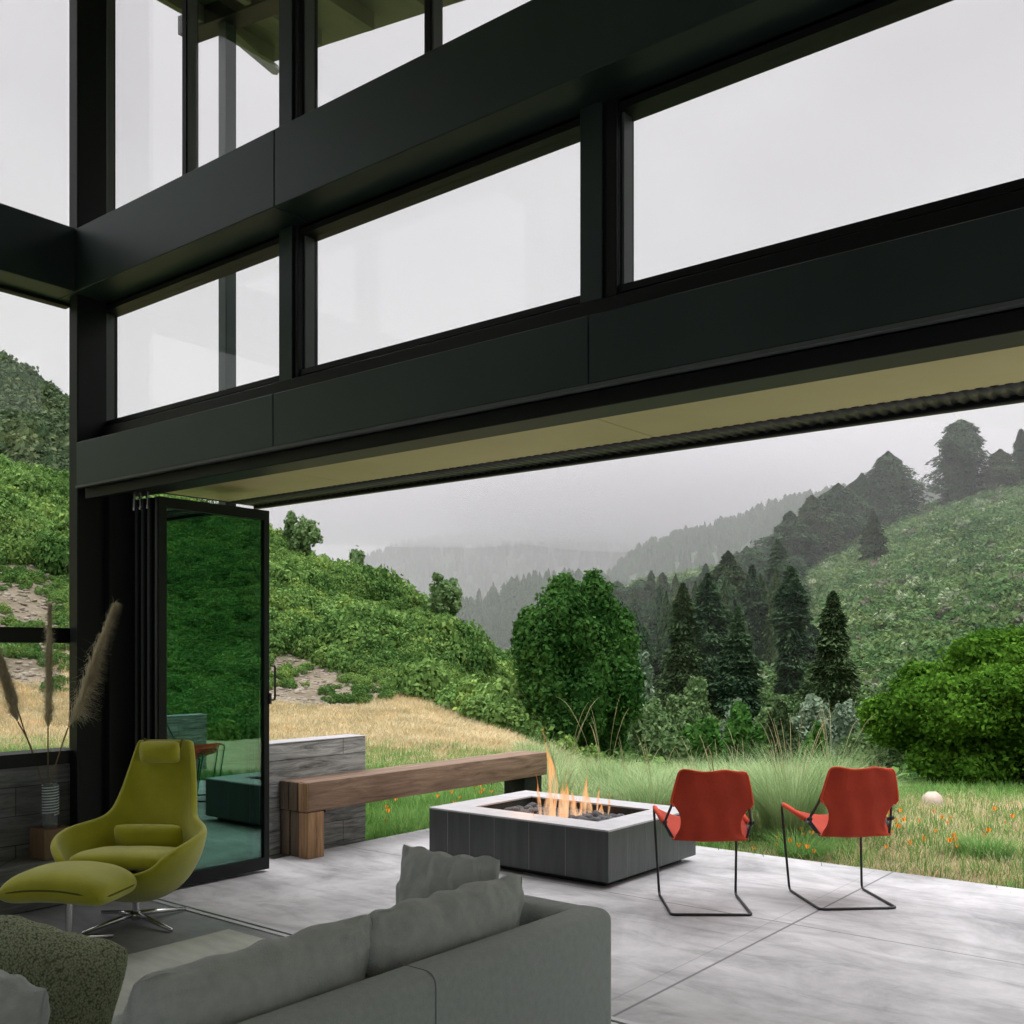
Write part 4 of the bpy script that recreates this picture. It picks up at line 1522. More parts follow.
def lobed(lobes, dens, size, rng, inner=.35):
    """points on a union of ellipsoid lobes: (cx,cy,cz,rx,ry,rz)"""
    Cs, Ns = [], []
    L_ = np.array(lobes, float)
    for k_, (cx, cy, cz, rx, ry, rz) in enumerate(L_):
        area = 4 * PI * ((rx * ry) ** 1.6 / 3 + (rx * rz) ** 1.6 / 3 + (ry * rz) ** 1.6 / 3) ** (1 / 1.6)
        n = int(area * dens)
        d = rng.normal(0, 1, (n, 3))
        d /= np.linalg.norm(d, axis=1, keepdims=True)
        f = 1 - inner * rng.random(n) ** 1.8 + .06 * rng.normal(0, 1, n)
        bump = 1 + .10 * np.sin(d[:, 0] * 9 + k_) * np.sin(d[:, 1] * 8 + k_ * 2) + .08 * np.sin(d[:, 2] * 13 + k_)
        p = np.array([cx, cy, cz]) + d * np.array([rx, ry, rz]) * (f * bump)[:, None]
        ok = np.ones(n, bool)
        for m_, (ax, ay, az, bx, by, bz) in enumerate(L_):
            if m_ != k_:
                q_ = ((p - np.array([ax, ay, az])) / np.array([bx, by, bz]))
                ok &= (q_ ** 2).sum(1) > .55
        Cs.append(p[ok]); Ns.append(d[ok] * np.array([1 / rx, 1 / ry, 1 / rz]) * min(rx, ry, rz))
    return np.concatenate(Cs), np.concatenate(Ns)


def crown_lobes(rx, ry, rz, n, rng, lr=.38, low=-.6, prim=None):
    """clustered lobes filling an ellipsoid envelope, each carrying smaller knobs of leaves"""
    out = [(0, 0, 0, rx * .66, ry * .66, rz * .70)]
    P = []
    if prim:
        for (a, c_) in prim:
            P.append((a, rng.uniform(-.35, .35), c_, .40))
            P.append((a * .8, rng.choice([-1, 1]) * .55, c_ * .8, .36))
    else:
        for k_ in range(n):
            d = rng.normal(0, 1, 3)
            d /= np.linalg.norm(d)
            if d[2] < low:
                d[2] = -d[2] * .5
            P.append((*(d * (1 - lr) * rng.uniform(.9, 1.08)), lr * rng.uniform(.7, 1.15)))
    for a, b, c_, r in P:
        out.append((a * rx, b * ry, c_ * rz, rx * r, ry * r, rz * r * .9))
        for k_ in range(4):
            e = rng.normal(0, 1, 3) + 1.2 * np.array([a, b, c_ + .3])
            e /= np.linalg.norm(e)
            q_ = r * .95
            s_ = r * rng.uniform(.28, .45)
            out.append(((a + e[0] * q_ * .8) * rx, (b + e[1] * q_ * .8) * ry, (c_ + e[2] * q_ * .8) * rz, rx * s_, ry * s_, rz * s_))
    return out


def core(lobes, k_=.8):
    """dark solid heart so no sky shows through"""
    V, F = [], []
    for (cx, cy, cz, rx, ry, rz) in lobes:
        bm = bmesh.new()
        bmesh.ops.create_icosphere(bm, subdivisions=1, radius=1)
        o_ = len(V)
        V += [(cx + v.co.x * rx * k_, cy + v.co.y * ry * k_, cz + v.co.z * rz * k_) for v in bm.verts]
        F += [tuple(v.index + o_ for v in f.verts) for f in bm.faces]
        bm.free()
    return V, F


def broad_crown(name, lobes, dens, size, mat, rng, ck=.78, jitter=.7):
    C, N = lobed(lobes, dens, size, rng)
    V, F = leaf_quads(C, N, size, jitter=jitter, rng=rng)
    cv, cf = core(lobes, ck)
    o_ = len(V)
    V = np.concatenate([V, np.array(cv)])
    cf = np.array([(a + o_, b + o_, c_ + o_, c_ + o_) for a, b, c_ in cf])
    # triangles of the heart as degenerate-free quads: split at the middle of an edge
    tri = cf[:, :3]
    mid = (V[tri[:, 0]] + V[tri[:, 2]]) / 2
    m0 = len(V)
    V = np.concatenate([V, mid])
    Q = np.stack([tri[:, 0], tri[:, 1], tri[:, 2], m0 + np.arange(len(tri))], 1)
    return np_mesh(name, V, np.concatenate([F, Q]), mat)


def trunk(parent, h, r, spread=0, n=3, rng=R_):
    mb = MB()
    for i in range(n):
        a = rng.uniform(0, 6.28)
        tx, ty = math.cos(a) * spread, math.sin(a) * spread
        mb.tube([(0, 0, -.4), (tx * .25, ty * .25, h * .4), (tx, ty, h)], [r * 1.3, r, r * .45], 8, sm=4)
    return mb.build('trunk', M['bark'], parent, smooth=True, world=False)


def broad_tree(label, px, D, pxw, ytop, ybot, mat, size, dens, seed, cat='tree', name='broadleaf_tree', group=None, nl=16, lr=.38, depth=None, ck=.72, prim=None):
    """crown fitted to an image column, width and height range at depth D"""
    rng = np.random.default_rng(seed)
    x, y = at(px, D)
    zt, zb = hz(ytop, D), hz(ybot, D)
    g = tz(x, y)
    if name != 'bay_tree':
        zb = min(zb, g + .1)
    rx = pxw / 2 / FPX * D
    ry = (depth or rx)
    rz = (zt - zb) / 2
    t = thing(name, label, cat, (x, y, g), YAW, group)
    lob = [(a, b, c_ + (zt + zb) / 2 - g, d, e, f) for a, b, c_, d, e, f in crown_lobes(rx, ry, rz, nl, rng, lr, prim=prim)]
    me = broad_crown('foliage', lob, dens, size, L[mat], rng, ck)
    link('foliage', me, t)
    trunk(t, max(.3, (zb - g) + rz * .7), .05 * rz + .03, rx * .35, 3, random.Random(seed))
    return t


broad_tree('round dark green live oak standing alone behind the fire', 579, 28, 130, 574, 745, 'oak', .085, 300, 21, name='live_oak', prim=[(-.28, .58), (.22, .60), (-.62, .25), (.55, .28), (0, .15), (-.58, -.2), (.62, -.15), (-.4, -.55), (.4, -.6), (0, -.3), (.1, .35)])
broad_tree('big bright green rounded tree at the right edge of the meadow', 1012, 17, 290, 626, 822, 'bay', .055, 560, 22, name='bay_tree', nl=40, lr=.30, depth=2.0)
broad_tree('small feathery tree on the skyline of the brushy slope above the glass door', 302, 47, 42, 506, 548, 'willow', .11, 60, 23, nl=14, lr=.3)
broad_tree('tiny bare looking sapling on the skyline of the brushy slope', 356, 47, 22, 540, 572, 'willow', .10, 40, 24, nl=9, lr=.3)
broad_tree('dark bushy tree on the lower skyline of the brushy slope', 442, 44, 46, 570, 622, 'willow', .11, 80, 25, nl=14, lr=.3)
mids = [
    (655, 36, 56, 690, 745, 'willow', 'grey green willow bush just right of the live oak'),
    (690, 48, 60, 676, 722, 'willow', 'dull green willow bush below the dense conifers'),
    (700, 34, 52, 706, 752, 'shrub', 'deep green shrub behind the tall grass and first red chair'),
    (735, 50, 44, 686, 725, 'sage', 'pale silvery shrub between the conifers and deep green shrubs'),
    (742, 36, 60, 702, 756, 'shrub', 'deep green rounded shrub in the valley thicket, left of an olive one'),
    (772, 52, 40, 682, 720, 'willow', 'soft green shrub at the foot of the slender conifer'),
    (782, 36, 50, 702, 758, 'conifer2', 'olive green feathery shrub above the seed stalks'),
    (812, 46, 56, 690, 742, 'sage', 'pale grey green shrub below the tallest valley conifer'),
    (842, 50, 46, 694, 748, 'sage', 'bluish green shrub beside the big bright green tree'),
    (815, 34, 44, 716, 760, 'shrub', 'dark shrub in front of the pale grey green shrub'),
    (640, 44, 40, 648, 700, 'sage', 'pale shrub peeking from behind the live oak'),
    (858, 40, 44, 716, 762, 'willow', 'dull green bush tucked beside the big bright tree'),
    (668, 31, 46, 722, 758, 'willow', 'feathery bush behind the fire and tall grass'),
    (880, 62, 60, 672, 720, 'willow', 'soft green bush on the slope behind the bright green tree'),
]
for i, (px, D, w, yt, yb, m_, lab) in enumerate(mids):
    broad_tree(lab, px, D, w, yt, yb, m_, .11 + D * .0008, 110, 100 + i, cat='shrub', name='valley_shrub', nl=12)


# ---------------------------------------------------------------- conifers
def conifer_mesh(seed, shape='cone', droop=.3, n=5200):
    """needle sprays on whorled branches; unit height, width set by scale"""
    rng = np.random.default_rng(seed)
    h = rng.random(n) ** .85
    if shape == 'cone':
        rad = .5 * (1 - h) ** .75 * (1 - .25 * (h < .08))
    elif shape == 'column':
        rad = .5 * np.clip((1 - h) * 5, 0, 1) ** .5 * (.75 + .25 * np.sin(h * 3.1))
    else:
        rad = .5 * np.where(h < .3, .8 + .67 * h, np.clip(1 - (np.clip(h - .3, 0, 1) / .7) ** 1.9, 0, 1) ** .85) * (1 + .12 * np.sin(h * 17 + seed))
    tiers = 24
    tph = (h * tiers) % 1
    rad = rad * (1.0 - .28 * tph) * (1 + .16 * np.sin(h * 37 + seed))
    a = rng.uniform(0, 2 * PI, n)
    nb = 9
    a = np.round(a / (2 * PI) * nb + np.floor(h * tiers) * .37) / nb * 2 * PI + rng.normal(0, .16, n)
    lump = 1 + .22 * np.sin(a * 2 + h * 9 + seed) + .10 * np.sin(a * 5 + h * 31)
    f = 1 - .5 * rng.random(n) ** 1.7
    r = rad * lump * f
    C = np.stack([np.cos(a) * r, np.sin(a) * r, h - droop * r * .25], 1)
    out = np.stack([np.cos(a), np.sin(a), -droop + 0 * a], 1)
    U = out + rng.normal(0, .35, (n, 3))
    U /= np.linalg.norm(U, axis=1, keepdims=True)
    W = np.cross(U, np.array([0, 0, 1.0]) + rng.normal(0, .5, (n, 3)))
    W /= np.linalg.norm(W, axis=1, keepdims=True)
    return C, U, W, rng


def conifer_obj(seed, height, width, shape, mat, n, leaf):
    C, U, W, rng = conifer_mesh(seed, shape, n=n)
    C = C * np.array([width, width, height])
    s = leaf * rng.uniform(.6, 1.3, len(C))[:, None]
    V = np.stack([C - U * s, C + W * s * .38, C + U * s, C - W * s * .38], 1).reshape(-1, 3)
    F = np.arange(len(V)).reshape(-1, 4)
    # solid heart of boughs inside the spray
    hs = np.linspace(.03, .97, 14)
    k_ = 9
    if shape == 'cone':
        hr = .5 * (1 - hs) ** .75
    elif shape == 'column':
        hr = .5 * np.clip((1 - hs) * 5, 0, 1) ** .5 * (.75 + .25 * np.sin(hs * 3.1))
    else:
        hr = .5 * np.where(hs < .3, .8 + .67 * hs, np.clip(1 - (np.clip(hs - .3, 0, 1) / .7) ** 1.9, 0, 1) ** .85)
    av = np.linspace(0, 2 * PI, k_, endpoint=False)
    rr_ = (hr * width * .52)[:, None] * (1 + .2 * np.sin(av * 2 + hs[:, None] * 9 + seed))
    HV = np.stack([np.cos(av) * rr_, np.sin(av) * rr_, np.repeat(hs[:, None] * height, k_, 1)], 2).reshape(-1, 3)
    o_ = len(V)
    jj, ii = np.meshgrid(np.arange(13), np.arange(k_), indexing='ij')
    HF = np.stack([o_ + jj * k_ + ii, o_ + jj * k_ + (ii + 1) % k_, o_ + (jj + 1) * k_ + (ii + 1) % k_, o_ + (jj + 1) * k_ + ii], 2).reshape(-1, 4)
    return np_mesh('needles', np.concatenate([V, HV]), np.concatenate([F, HF]), L[mat])


def conifer(label, px, D, pxw, ytop, seed, shape='cone', mat='conifer', group=None, cat='conifer', n=5200, zbase=None, leaf=.26):
    x, y = at(px, D)
    g = tz(x, y) - .3
    h = hz(ytop, D) - g
    w = pxw / FPX * D
    t = thing('conifer', label, cat, (x, y, g), seed * 1.3, group)
    me = conifer_obj(seed, h, w, shape, mat, n, leaf * (D / 100) ** .5)
    link('needles', me, t)
    MB().tube([(0, 0, -.3), (0, 0, h * .5), (0, 0, h * .97)], [h * .016 + .05, h * .011 + .03, .02], 7).build('trunk', M['bark'], t, smooth=True, world=False)
    return t


named = [
    (961, 192, 36, 420, 'column', 'conifer', 'broad columnar dark conifer alone on the ridge skyline'),
    (888, 192, 48, 452, 'round', 'conifer', 'tallest rounded conifer of the clump on the ridge below the lone one'),
    (862, 190, 34, 474, 'round', 'conifer', 'rounded conifer left of the tallest one in the ridge clump'),
    (838, 185, 46, 484, 'round', 'conifer', 'bushy dark conifer in the middle of the ridge clump'),
    (812, 180, 38, 496, 'round', 'conifer2', 'bushy conifer at the lower end of the ridge clump'),
    (790, 172, 40, 512, 'round', 'conifer', 'dark conifer on the ridge where it meets the valley forest'),
    (1021, 190, 20, 430, 'cone', 'conifer', 'dark conifer cut by the right edge on the ridge skyline'),
    (1000, 188, 26, 450, 'round', 'scrub', 'leafy green tree on the ridge near the right edge'),
    (778, 130, 46, 540, 'cone', 'conifer', 'large dark conifer above the slender one in the valley'),
    (873, 158, 24, 512, 'cone', 'conifer2', 'small pale green conifer alone on the open brushy slope'),
    (791, 104, 22, 567, 'column', 'conifer', 'tall slender conifer with a reddish trunk in the valley'),
    (833, 96, 50, 592, 'cone', 'conifer2', 'stout olive conifer right of the slender one'),
    (812, 112, 44, 626, 'cone', 'conifer', 'short dark conifer between the slender and the stout one'),
    (738, 98, 44, 608, 'cone', 'conifer', 'pointed conifer left of the slender one'),
    (708, 104, 62, 574, 'cone', 'conifer', 'broad dark conifer at the heart of the valley stand'),
    (683, 100, 46, 584, 'cone', 'conifer2', 'pointed conifer at the near end of the valley stand'),
    (728, 122, 50, 552, 'round', 'conifer2', 'rounded olive conifer rising behind the valley stand'),
    (752, 118, 40, 566, 'cone', 'conifer', 'conifer behind the pointed one in the valley stand'),
]
for i, (px, D, w, yt, sh_, m_, lab) in enumerate(named):
    conifer(lab, px, D, w * 1.5, yt, 300 + i, sh_, m_, n=14000, leaf=.27)

# the stand on the lower flank: copies of five kinds
protos = [conifer_obj(400 + i, 1.0, 1.0, s_, m_, 3600, .05) for i, (s_, m_) in enumerate([('cone', 'conifer'), ('cone', 'conifer2'), ('round', 'conifer'), ('column', 'conifer'), ('round', 'scrub')])]
rr = random.Random(5)
stand = []
for k_ in range(95):
    f = rr.random()
    px = 606 + 190 * f
    D = rr.uniform(118, 186) - 20 * (1 - f)
    yt = 580 - (px - 606) * .22 + rr.uniform(-10, 26) + (190 - D) * .45
    w = rr.uniform(18, 34)
    stand.append((px, D, w, yt))
for px, D, w, yt in stand:
    x, y = at(px, D)
    g = tz(x, y) - .3
    h = max(5, hz(yt, D) - g)
    t = thing('conifer', 'conifer crowding the lower flank of the far hill between the live oak and the ridge', 'conifer', (x, y, g), rr.uniform(0, 6), 'conifers crowding the lower flank')
    o = link('needles', rr.choice(protos), t)
    wid = w * 1.35 / FPX * D
    o.scale = (wid, wid, h)


# ---------------------------------------------------------------- scattered growth (stuff) by geometry nodes
def clump_mesh(name, seed, n, size, mat, rz=.8):
    rng = np.random.default_rng(seed)
    lob = [(0, 0, .2, .8, .8, rz * .7)] + [(math.cos(a) * .45, math.sin(a) * .45, .35 + .2 * math.sin(a * 2 + seed), .45, .45, .45) for a in np.arange(0, 6, 1.3)]
    C, N = lobed(lob, n / 12, size, rng, .3)
    C = C[C[:, 2] > -.2]
    N = np.ones_like(C) * 0 + C / (np.linalg.norm(C, axis=1, keepdims=True) + 1e-6)
    V, F = leaf_quads(C, N, size, rng=rng, jitter=.6)
    cv, cf = core(lob[:1], .8)
    return np_mesh(name, V, F, mat)


def blades_mesh(name, seed, n, h, w, spread, lean, mat, segs=3):
    rng = np.random.default_rng(seed)
    V, F = [], []
    for i in range(n):
        a = rng.uniform(0, 2 * PI)
        r = spread * math.sqrt(rng.random())
        bx, by = r * math.cos(a), r * math.sin(a)
        b = a + rng.normal(0, .6)
        ln = h * rng.uniform(.55, 1.15)
        le = lean * rng.uniform(.4, 1.3)
        ww = w * rng.uniform(.7, 1.3)
        px_, py_ = -math.sin(b), math.cos(b)
        k0 = len(V)
        for s_ in range(segs + 1):
            t_ = s_ / segs
            ox = le * ln * t_ * t_
            zz_ = ln * (t_ - .35 * le * t_ * t_ * t_)
            wd = ww * (1 - t_ * .92) / 2
            cx_, cy_ = bx + math.cos(b) * ox, by + math.sin(b) * ox
            V += [(cx_ - px_ * wd, cy_ - py_ * wd, zz_), (cx_ + px_ * wd, cy_ + py_ * wd, zz_)]
        for s_ in range(segs):
            F.append((k0 + 2 * s_, k0 + 2 * s_ + 1, k0 + 2 * s_ + 3, k0 + 2 * s_ + 2))
    return np_mesh(name, np.array(V), np.array(F), mat)


def scatter(name, label, pts, rots, scls, meshes):
    """one object of kind stuff: points carrying rotation and size, dressed by geometry nodes"""
    me = bpy.data.meshes.new(name)
    me.vertices.add(len(pts))
    me.vertices.foreach_set('co', pts.astype(np.float32).ravel())
    a = me.attributes.new('rot', 'FLOAT_VECTOR', 'POINT')
    a.data.foreach_set('vector', rots.astype(np.float32).ravel())
    a = me.attributes.new('scl', 'FLOAT_VECTOR', 'POINT')
    a.data.foreach_set('vector', scls.astype(np.float32).ravel())
    o = bpy.data.objects.new(name, me)
    COL.objects.link(o)
    ng = bpy.data.node_groups.new(name, 'GeometryNodeTree')
    ng.interface.new_socket('Geometry', in_out='INPUT', socket_type='NodeSocketGeometry')
    ng.interface.new_socket('Geometry', in_out='OUTPUT', socket_type='NodeSocketGeometry')
    gi = ng.nodes.new('NodeGroupInput'); go = ng.nodes.new('NodeGroupOutput')
    ip = ng.nodes.new('GeometryNodeInstanceOnPoints')
    g2 = ng.nodes.new('GeometryNodeGeometryToInstance')
    for i, m_ in enumerate(meshes):
        src = bpy.data.objects.new(m_.name, m_)
        oi = ng.nodes.new('GeometryNodeObjectInfo')
        oi.inputs['Object'].default_value = src
        ng.links.new(oi.outputs['Geometry'], g2.inputs[0])
    na_ = ng.nodes.new('GeometryNodeInputNamedAttribute'); na_.data_type = 'FLOAT_VECTOR'; na_.inputs['Name'].default_value = 'rot'
    nb_ = ng.nodes.new('GeometryNodeInputNamedAttribute'); nb_.data_type = 'FLOAT_VECTOR'; nb_.inputs['Name'].default_value = 'scl'
    ip.inputs['Pick Instance'].default_value = True
    ng.links.new(gi.outputs[0], ip.inputs['Points'])
    ng.links.new(g2.outputs[0], ip.inputs['Instance'])
    ng.links.new(na_.outputs[0], ip.inputs['Rotation'])
    ng.links.new(nb_.outputs[0], ip.inputs['Scale'])
    ng.links.new(ip.outputs[0], go.inputs[0])
    md = o.modifiers.new('scatter', 'NODES')
    md.node_group = ng
    tag(o, label, kind='stuff')
    return o


def region(n, th0, th1, r0, r1, seed, power=.5):
    rng = np.random.default_rng(seed)
    th = np.radians(rng.uniform(th0, th1, n))
    u = rng.random(n)
    r = (r0 ** (1 / power) + (r1 ** (1 / power) - r0 ** (1 / power)) * u) ** power
    x = r * (np.cos(th) * FW[0] + np.sin(th) * RT[0])
    y = r * (np.cos(th) * FW[1] + np.sin(th) * RT[1])
    return x, y, rng


def clear(x, y):
    """outside the house and the patio"""
    return ~((x > -6.35) & (x < 6.5) & (y < 7.56)) & ~((x > XG - .5) & (y < 3.8)) & ~((x > -7.15) & (x < -6.3) & (y < 5.0)) & ~((x > -6.75) & (x < -6.3) & (y < 6.2))


def dress(name, label, x, y, rng, s0, s1, meshes, sink=.1, zs=(.8, 1.2), tilt=.2):
    n = len(x)
    z = terrain(x, y)
    s = rng.uniform(s0, s1, n) if np.isscalar(s0) else s0
    rot = np.stack([rng.normal(0, tilt, n), rng.normal(0, tilt, n), rng.uniform(0, 6.28, n)], 1)
    sc = np.stack([s, s, s * rng.uniform(zs[0], zs[1], n)], 1)
    return scatter(name, label, np.stack([x, y, z - sink * s], 1), rot, sc, meshes)


def mound(x, y, s=.75, a=.38, b=.42, seed=90):
    return np.clip(a + b * (fbm(x, y, s, seed, 2) + .35), .22, 1.15)


hill_cl = [clump_mesh('brush_clump', 10 + i, 1100, .115, L['hill']) for i in range(3)]
far_cl = [clump_mesh('far_clump', 20 + i, 260, .2, L['farhill']) for i in range(3)]
scr_cl = [clump_mesh('scrub_clump', 30 + i, 520, .15, L['scrub']) for i in range(2)]

# brush on the near slope
x, y, rng = region(15000, -75, 4.5, 24, 66, 41)
th, D = polar(x, y)
px = 512 + np.tan(np.radians(th)) * FPX
n_ = fbm(x, y, .6, 12)
start = np.interp(px, [-2000, 0, 70, 135, 270, 330, 392, 436, 509, 560], [31, 31, 31.5, 32, 33.2, 32, 30, 28.5, 26.5, 25])
end = np.interp(px, [-2000, 500, 560], [66, 58, 50])
ok = (D > start + n_ * 1.6) & (D < end)
x, y = x[ok], y[ok]
dress('brush_vegetation', 'dense green brush covering the near slope', x, y, rng, mound(x, y) * rng.uniform(.75, 1.25, len(x)), None, hill_cl, .0, zs=(.9, 1.5))
# sparse tufts of brush on the rubble below it
x, y, rng = region(9000, -75, -4, 19, 35, 42)
th, D = polar(x, y)
px = 512 + np.tan(np.radians(th)) * FPX
n_ = fbm(x, y, .9, 13)
start = np.interp(px, [-2000, 60, 110, 270, 390], [23, 23, 26, 27, 28])
ok = (n_ + rng.normal(0, .25, len(x)) > .12) & (D > start) & (D < 34) & (px < 400)
dress('tuft_vegetation', 'scattered green tufts on the rubble slope', x[ok], y[ok], rng, .08, .30, hill_cl, .1)
# rubble chips
chips = [rock_mesh('chip', 60 + i, M['soilchip'], .5) for i in range(2)]
x, y, rng = region(9000, -60, -6, 22, 36, 43)
_, zg_ = zones(x, y)
ok = zg_ > .5
dress('rubble', 'pale rubble and dry litter on the bare slope', x[ok], y[ok], rng, .03, .11, chips, .1)
# upper hill seen through the side window
x, y, rng = region(9000, -75, -14, 62, 108, 44)
dress('scrub_vegetation', 'dull scrub on the high hill beyond the side window', x, y, rng, .8, 1.9, scr_cl, .1)
# right-hand hill
x, y, rng = region(30000, 4, 62, 84, 235, 45)
zr_, zg_ = zones(x, y)
ok = (rng.random(len(x)) > zg_ * .75)
dress('hill_vegetation', 'dense brush covering the far valley slope', x[ok], y[ok], rng, .8, 1.9, far_cl, .15)
x, y, rng = region(16000, 62, 120, 14, 110, 46)
dress('side_vegetation', 'brush on the slope beyond the end of the patio', x, y, rng, .35 + np.hypot(x, y) * .008, None, hill_cl, .15)
# valley floor thicket
x, y, rng = region(5200, 1, 40, 27, 90, 47)
dress('thicket', 'low green thicket in the valley below the meadow', x, y, rng, .7, 1.5, hill_cl, .1)
outc = [rock_mesh('rock', 70 + i, M['outcrop'], .7) for i in range(2)]
rng = np.random.default_rng(48)
xs_, ys_ = [], []
for k_ in range(46):
    D = rng.uniform(96, 118); p = 1012 - (D - 96) * 2.2 + rng.normal(0, 7)
    a_, b_ = at(p, D); xs_.append(a_); ys_.append(b_)
dress('rubble', 'pale rocky outcrop on the far slope near the right edge', np.array(xs_), np.array(ys_), rng, .5, 1.5, outc, .3)

# turf
g_green = [blades_mesh('green_turf', 50 + i, 26, .16, .008, .14, .5, L['grass']) for i in range(3)]
g_dry = [blades_mesh('dry_turf', 60 + i, 26, .10, .008, .16, .9, L['dry']) for i in range(3)]
g_meadow = [blades_mesh('meadow_turf', 70 + i, 30, .42, .011, .2, .6, L['tussock'], 4) for i in range(2)]
x, y, rng = region(60000, -60, 36, 6, 20, 51, .62)
zr_, _ = zones(x, y)
th, D = polar(x, y)
px = 512 + np.tan(np.radians(th)) * FPX
gr = np.clip(1 - zr_, 0, 1)
gr = gr * np.where((px > 735) & ~((px > 915) & (D < 9.2)), .3, 1)
ok = clear(x, y) & (rng.random(len(x)) < gr * .9 + .10) & (D < 19)
dress('grass', 'short green grass round the patio', x[ok], y[ok], rng, .8, 1.5, g_green, 0, tilt=.1)
ok = clear(x, y) & (rng.random(len(x)) < zr_)
dress('dry_grass', 'golden dry grass of the meadow beside the patio', x[ok], y[ok], rng, .7, 1.3, g_dry, 0, tilt=.1)
x, y, rng = region(26000, -60, 3, 18, 31, 52, .62)
zr_, zg_ = zones(x, y)
ok = (rng.random(len(x)) < zr_) & (zg_ < .6)
dress('dry_grass', 'mown golden grass bank below the brushy slope', x[ok], y[ok], rng, 1.0, 1.9, g_dry, 0, tilt=.1)
# rough meadow on the brow, between the fire and the right-hand tree
g_meadow.append(blades_mesh('meadow_turf', 73, 30, .40, .010, .2, .7, L['dry'], 4))
g_meadow.append(blades_mesh('meadow_turf', 74, 34, .34, .011, .2, .6, L['grass'], 4))
g_meadow.append(blades_mesh('meadow_turf', 75, 34, .30, .011, .2, .8, L['grass'], 4))
x, y, rng = region(4400, .5, 20, 9.6, 20, 53, .6)
th, D = polar(x, y)
px = 512 + np.tan(np.radians(th)) * FPX
ok = clear(x, y) & (px < 850 + rng.normal(0, 25, len(x)))
dress('rough_grass', 'pale rough grass on the brow behind the red chairs', x[ok], y[ok], rng, .55, 1.15, g_meadow, 0, tilt=.15)


# ---------------------------------------------------------------- individual plants near the patio
def tussock(label, px, D, w, h, seed, stalks=0, mat='tussock', n=900, group=None, sh=1.0):
    x, y = at(px, D)
    g = tz(x, y) - .02
    t = thing('tussock_plant', label, 'ornamental grass', (x, y, g), 0, group)
    me = blades_mesh('blades', seed, n, h * (1.2 if mat == 'tussock' else 1), .0065, w * .22, (w * .40) / h * 1.3, L[mat], 5)
    link('blades', me, t)
    if stalks:
        rng = random.Random(seed)
        for k_ in range(stalks):
            a = rng.uniform(0, 6.28)
            ln = h * sh * rng.uniform(1.15, 1.7)
            le = rng.uniform(.15, .6)
            dx, dy = math.cos(a), math.sin(a)
            pts = [(dx * w * .08, dy * w * .08, 0), (dx * le * ln * .25, dy * le * ln * .25, ln * .5), (dx * le * ln * .55, dy * le * ln * .55, ln * .85), (dx * le * ln * .78, dy * le * ln * .78, ln * (1.02 - le * .12))]
            MB().tube(pts, [.002, .0016, .0036, .001], 4, sm=5).build('seed_stalk', L['seed'], t, smooth=True, world=False)
    return t


tussock('large fountain of pale green grass between the two red chairs', 792, 9.2, 1.0, .85, 601, 14, n=2200)
tussock('pale grass clump behind the back of the nearer red chair', 720, 9.6, .9, .72, 602, 6, n=1500)
tussock('pale grass clump left of the nearer red chair', 655, 10.6, 1.0, .62, 603, 5, n=1400)
tussock('grass clump with arching stalks behind the far chair back', 832, 11.5, .9, .78, 604, 9, n=1200)
tussock('grass clump behind the flames with long arching stalks', 605, 12.5, .8, .62, 605, 7, n=1000, sh=1.4)
tussock('thin tuft with tall stalks at the end of the timber bench', 562, 11.8, .5, .5, 606, 5, n=500, sh=1.7)
tussock('spiky green tuft on the golden lawn behind the timber bench', 438, 13.5, .6, .42, 607, 0, 'grass', n=600)
tussock('low leafy tuft beside the garden wall end', 385, 11.5, .5, .32, 608, 0, 'grass', n=400)
tussock('silvery tuft on the brow of the meadow left of the pale boulder', 868, 14.5, .9, .45, 609, 4, n=600)
tussock('deep green tuft at the patio edge under the far red chair', 800, 8.4, .7, .36, 610, 0, 'grass', n=900)
tussock('deep green tuft at the patio edge, towards the right border', 985, 8.6, .8, .32, 611, 0, 'grass', n=900)
tussock('yellow green herb patch behind the fire pit corner', 655, 9.2, .9, .26, 612, 0, 'yellow', n=900)
tussock('yellow green herb patch directly behind the flames', 610, 9.0, .8, .26, 613, 0, 'yellow', n=800)

for i, (px, D, w, h) in enumerate([(560, 10.4, .8, .5), (628, 11.4, .9, .6), (690, 12.4, 1.0, .62), (745, 12.2, 1.0, .66), (700, 11.0, .9, .6), (770, 11, .9, .66), (860, 12.4, .9, .45),
                                   (640, 13.5, 1.1, .6), (590, 14, 1.0, .5), (735, 14, 1.1, .6), (800, 14, 1.0, .55)]):
    tussock('pale arching grass clump of the rough meadow behind fire pit and red chairs', px, D, w, h, 640 + i, 3, n=900, group='pale grass clumps of the rough meadow')
x, y = at(932, 12.4)
o = link('boulder', rock_mesh('boulder', 5, M['stone'], .8, .22), None, (x, y, tz(x, y) + .08))
o.scale = (.14, .13, .19)
tag(o, 'pale pinkish boulder on the brow of the meadow', 'boulder')


def poppy_mesh():
    mb = MB()
    vs, fs = [], []
    for k_ in range(4):
        a = k_ * PI / 2
        for (r, z, w_) in ((.002, 0, .004), (.016, .014, .017), (.022, .034, .014), (.02, .042, .004)):
            for s_ in (-1, 1):
                aa = a + s_ * w_ / max(r, .008) * .55
                vs.append((r * math.cos(aa), r * math.sin(aa), z))
        b = k_ * 8
        fs += [(b, b + 1, b + 3, b + 2), (b + 2, b + 3, b + 5, b + 4), (b + 4, b + 5, b + 7, b + 6)]
    me = bpy.data.meshes.new('petals')
    me.from_pydata(vs, [], fs)
    me.materials.append(M['poppy'])
    return me


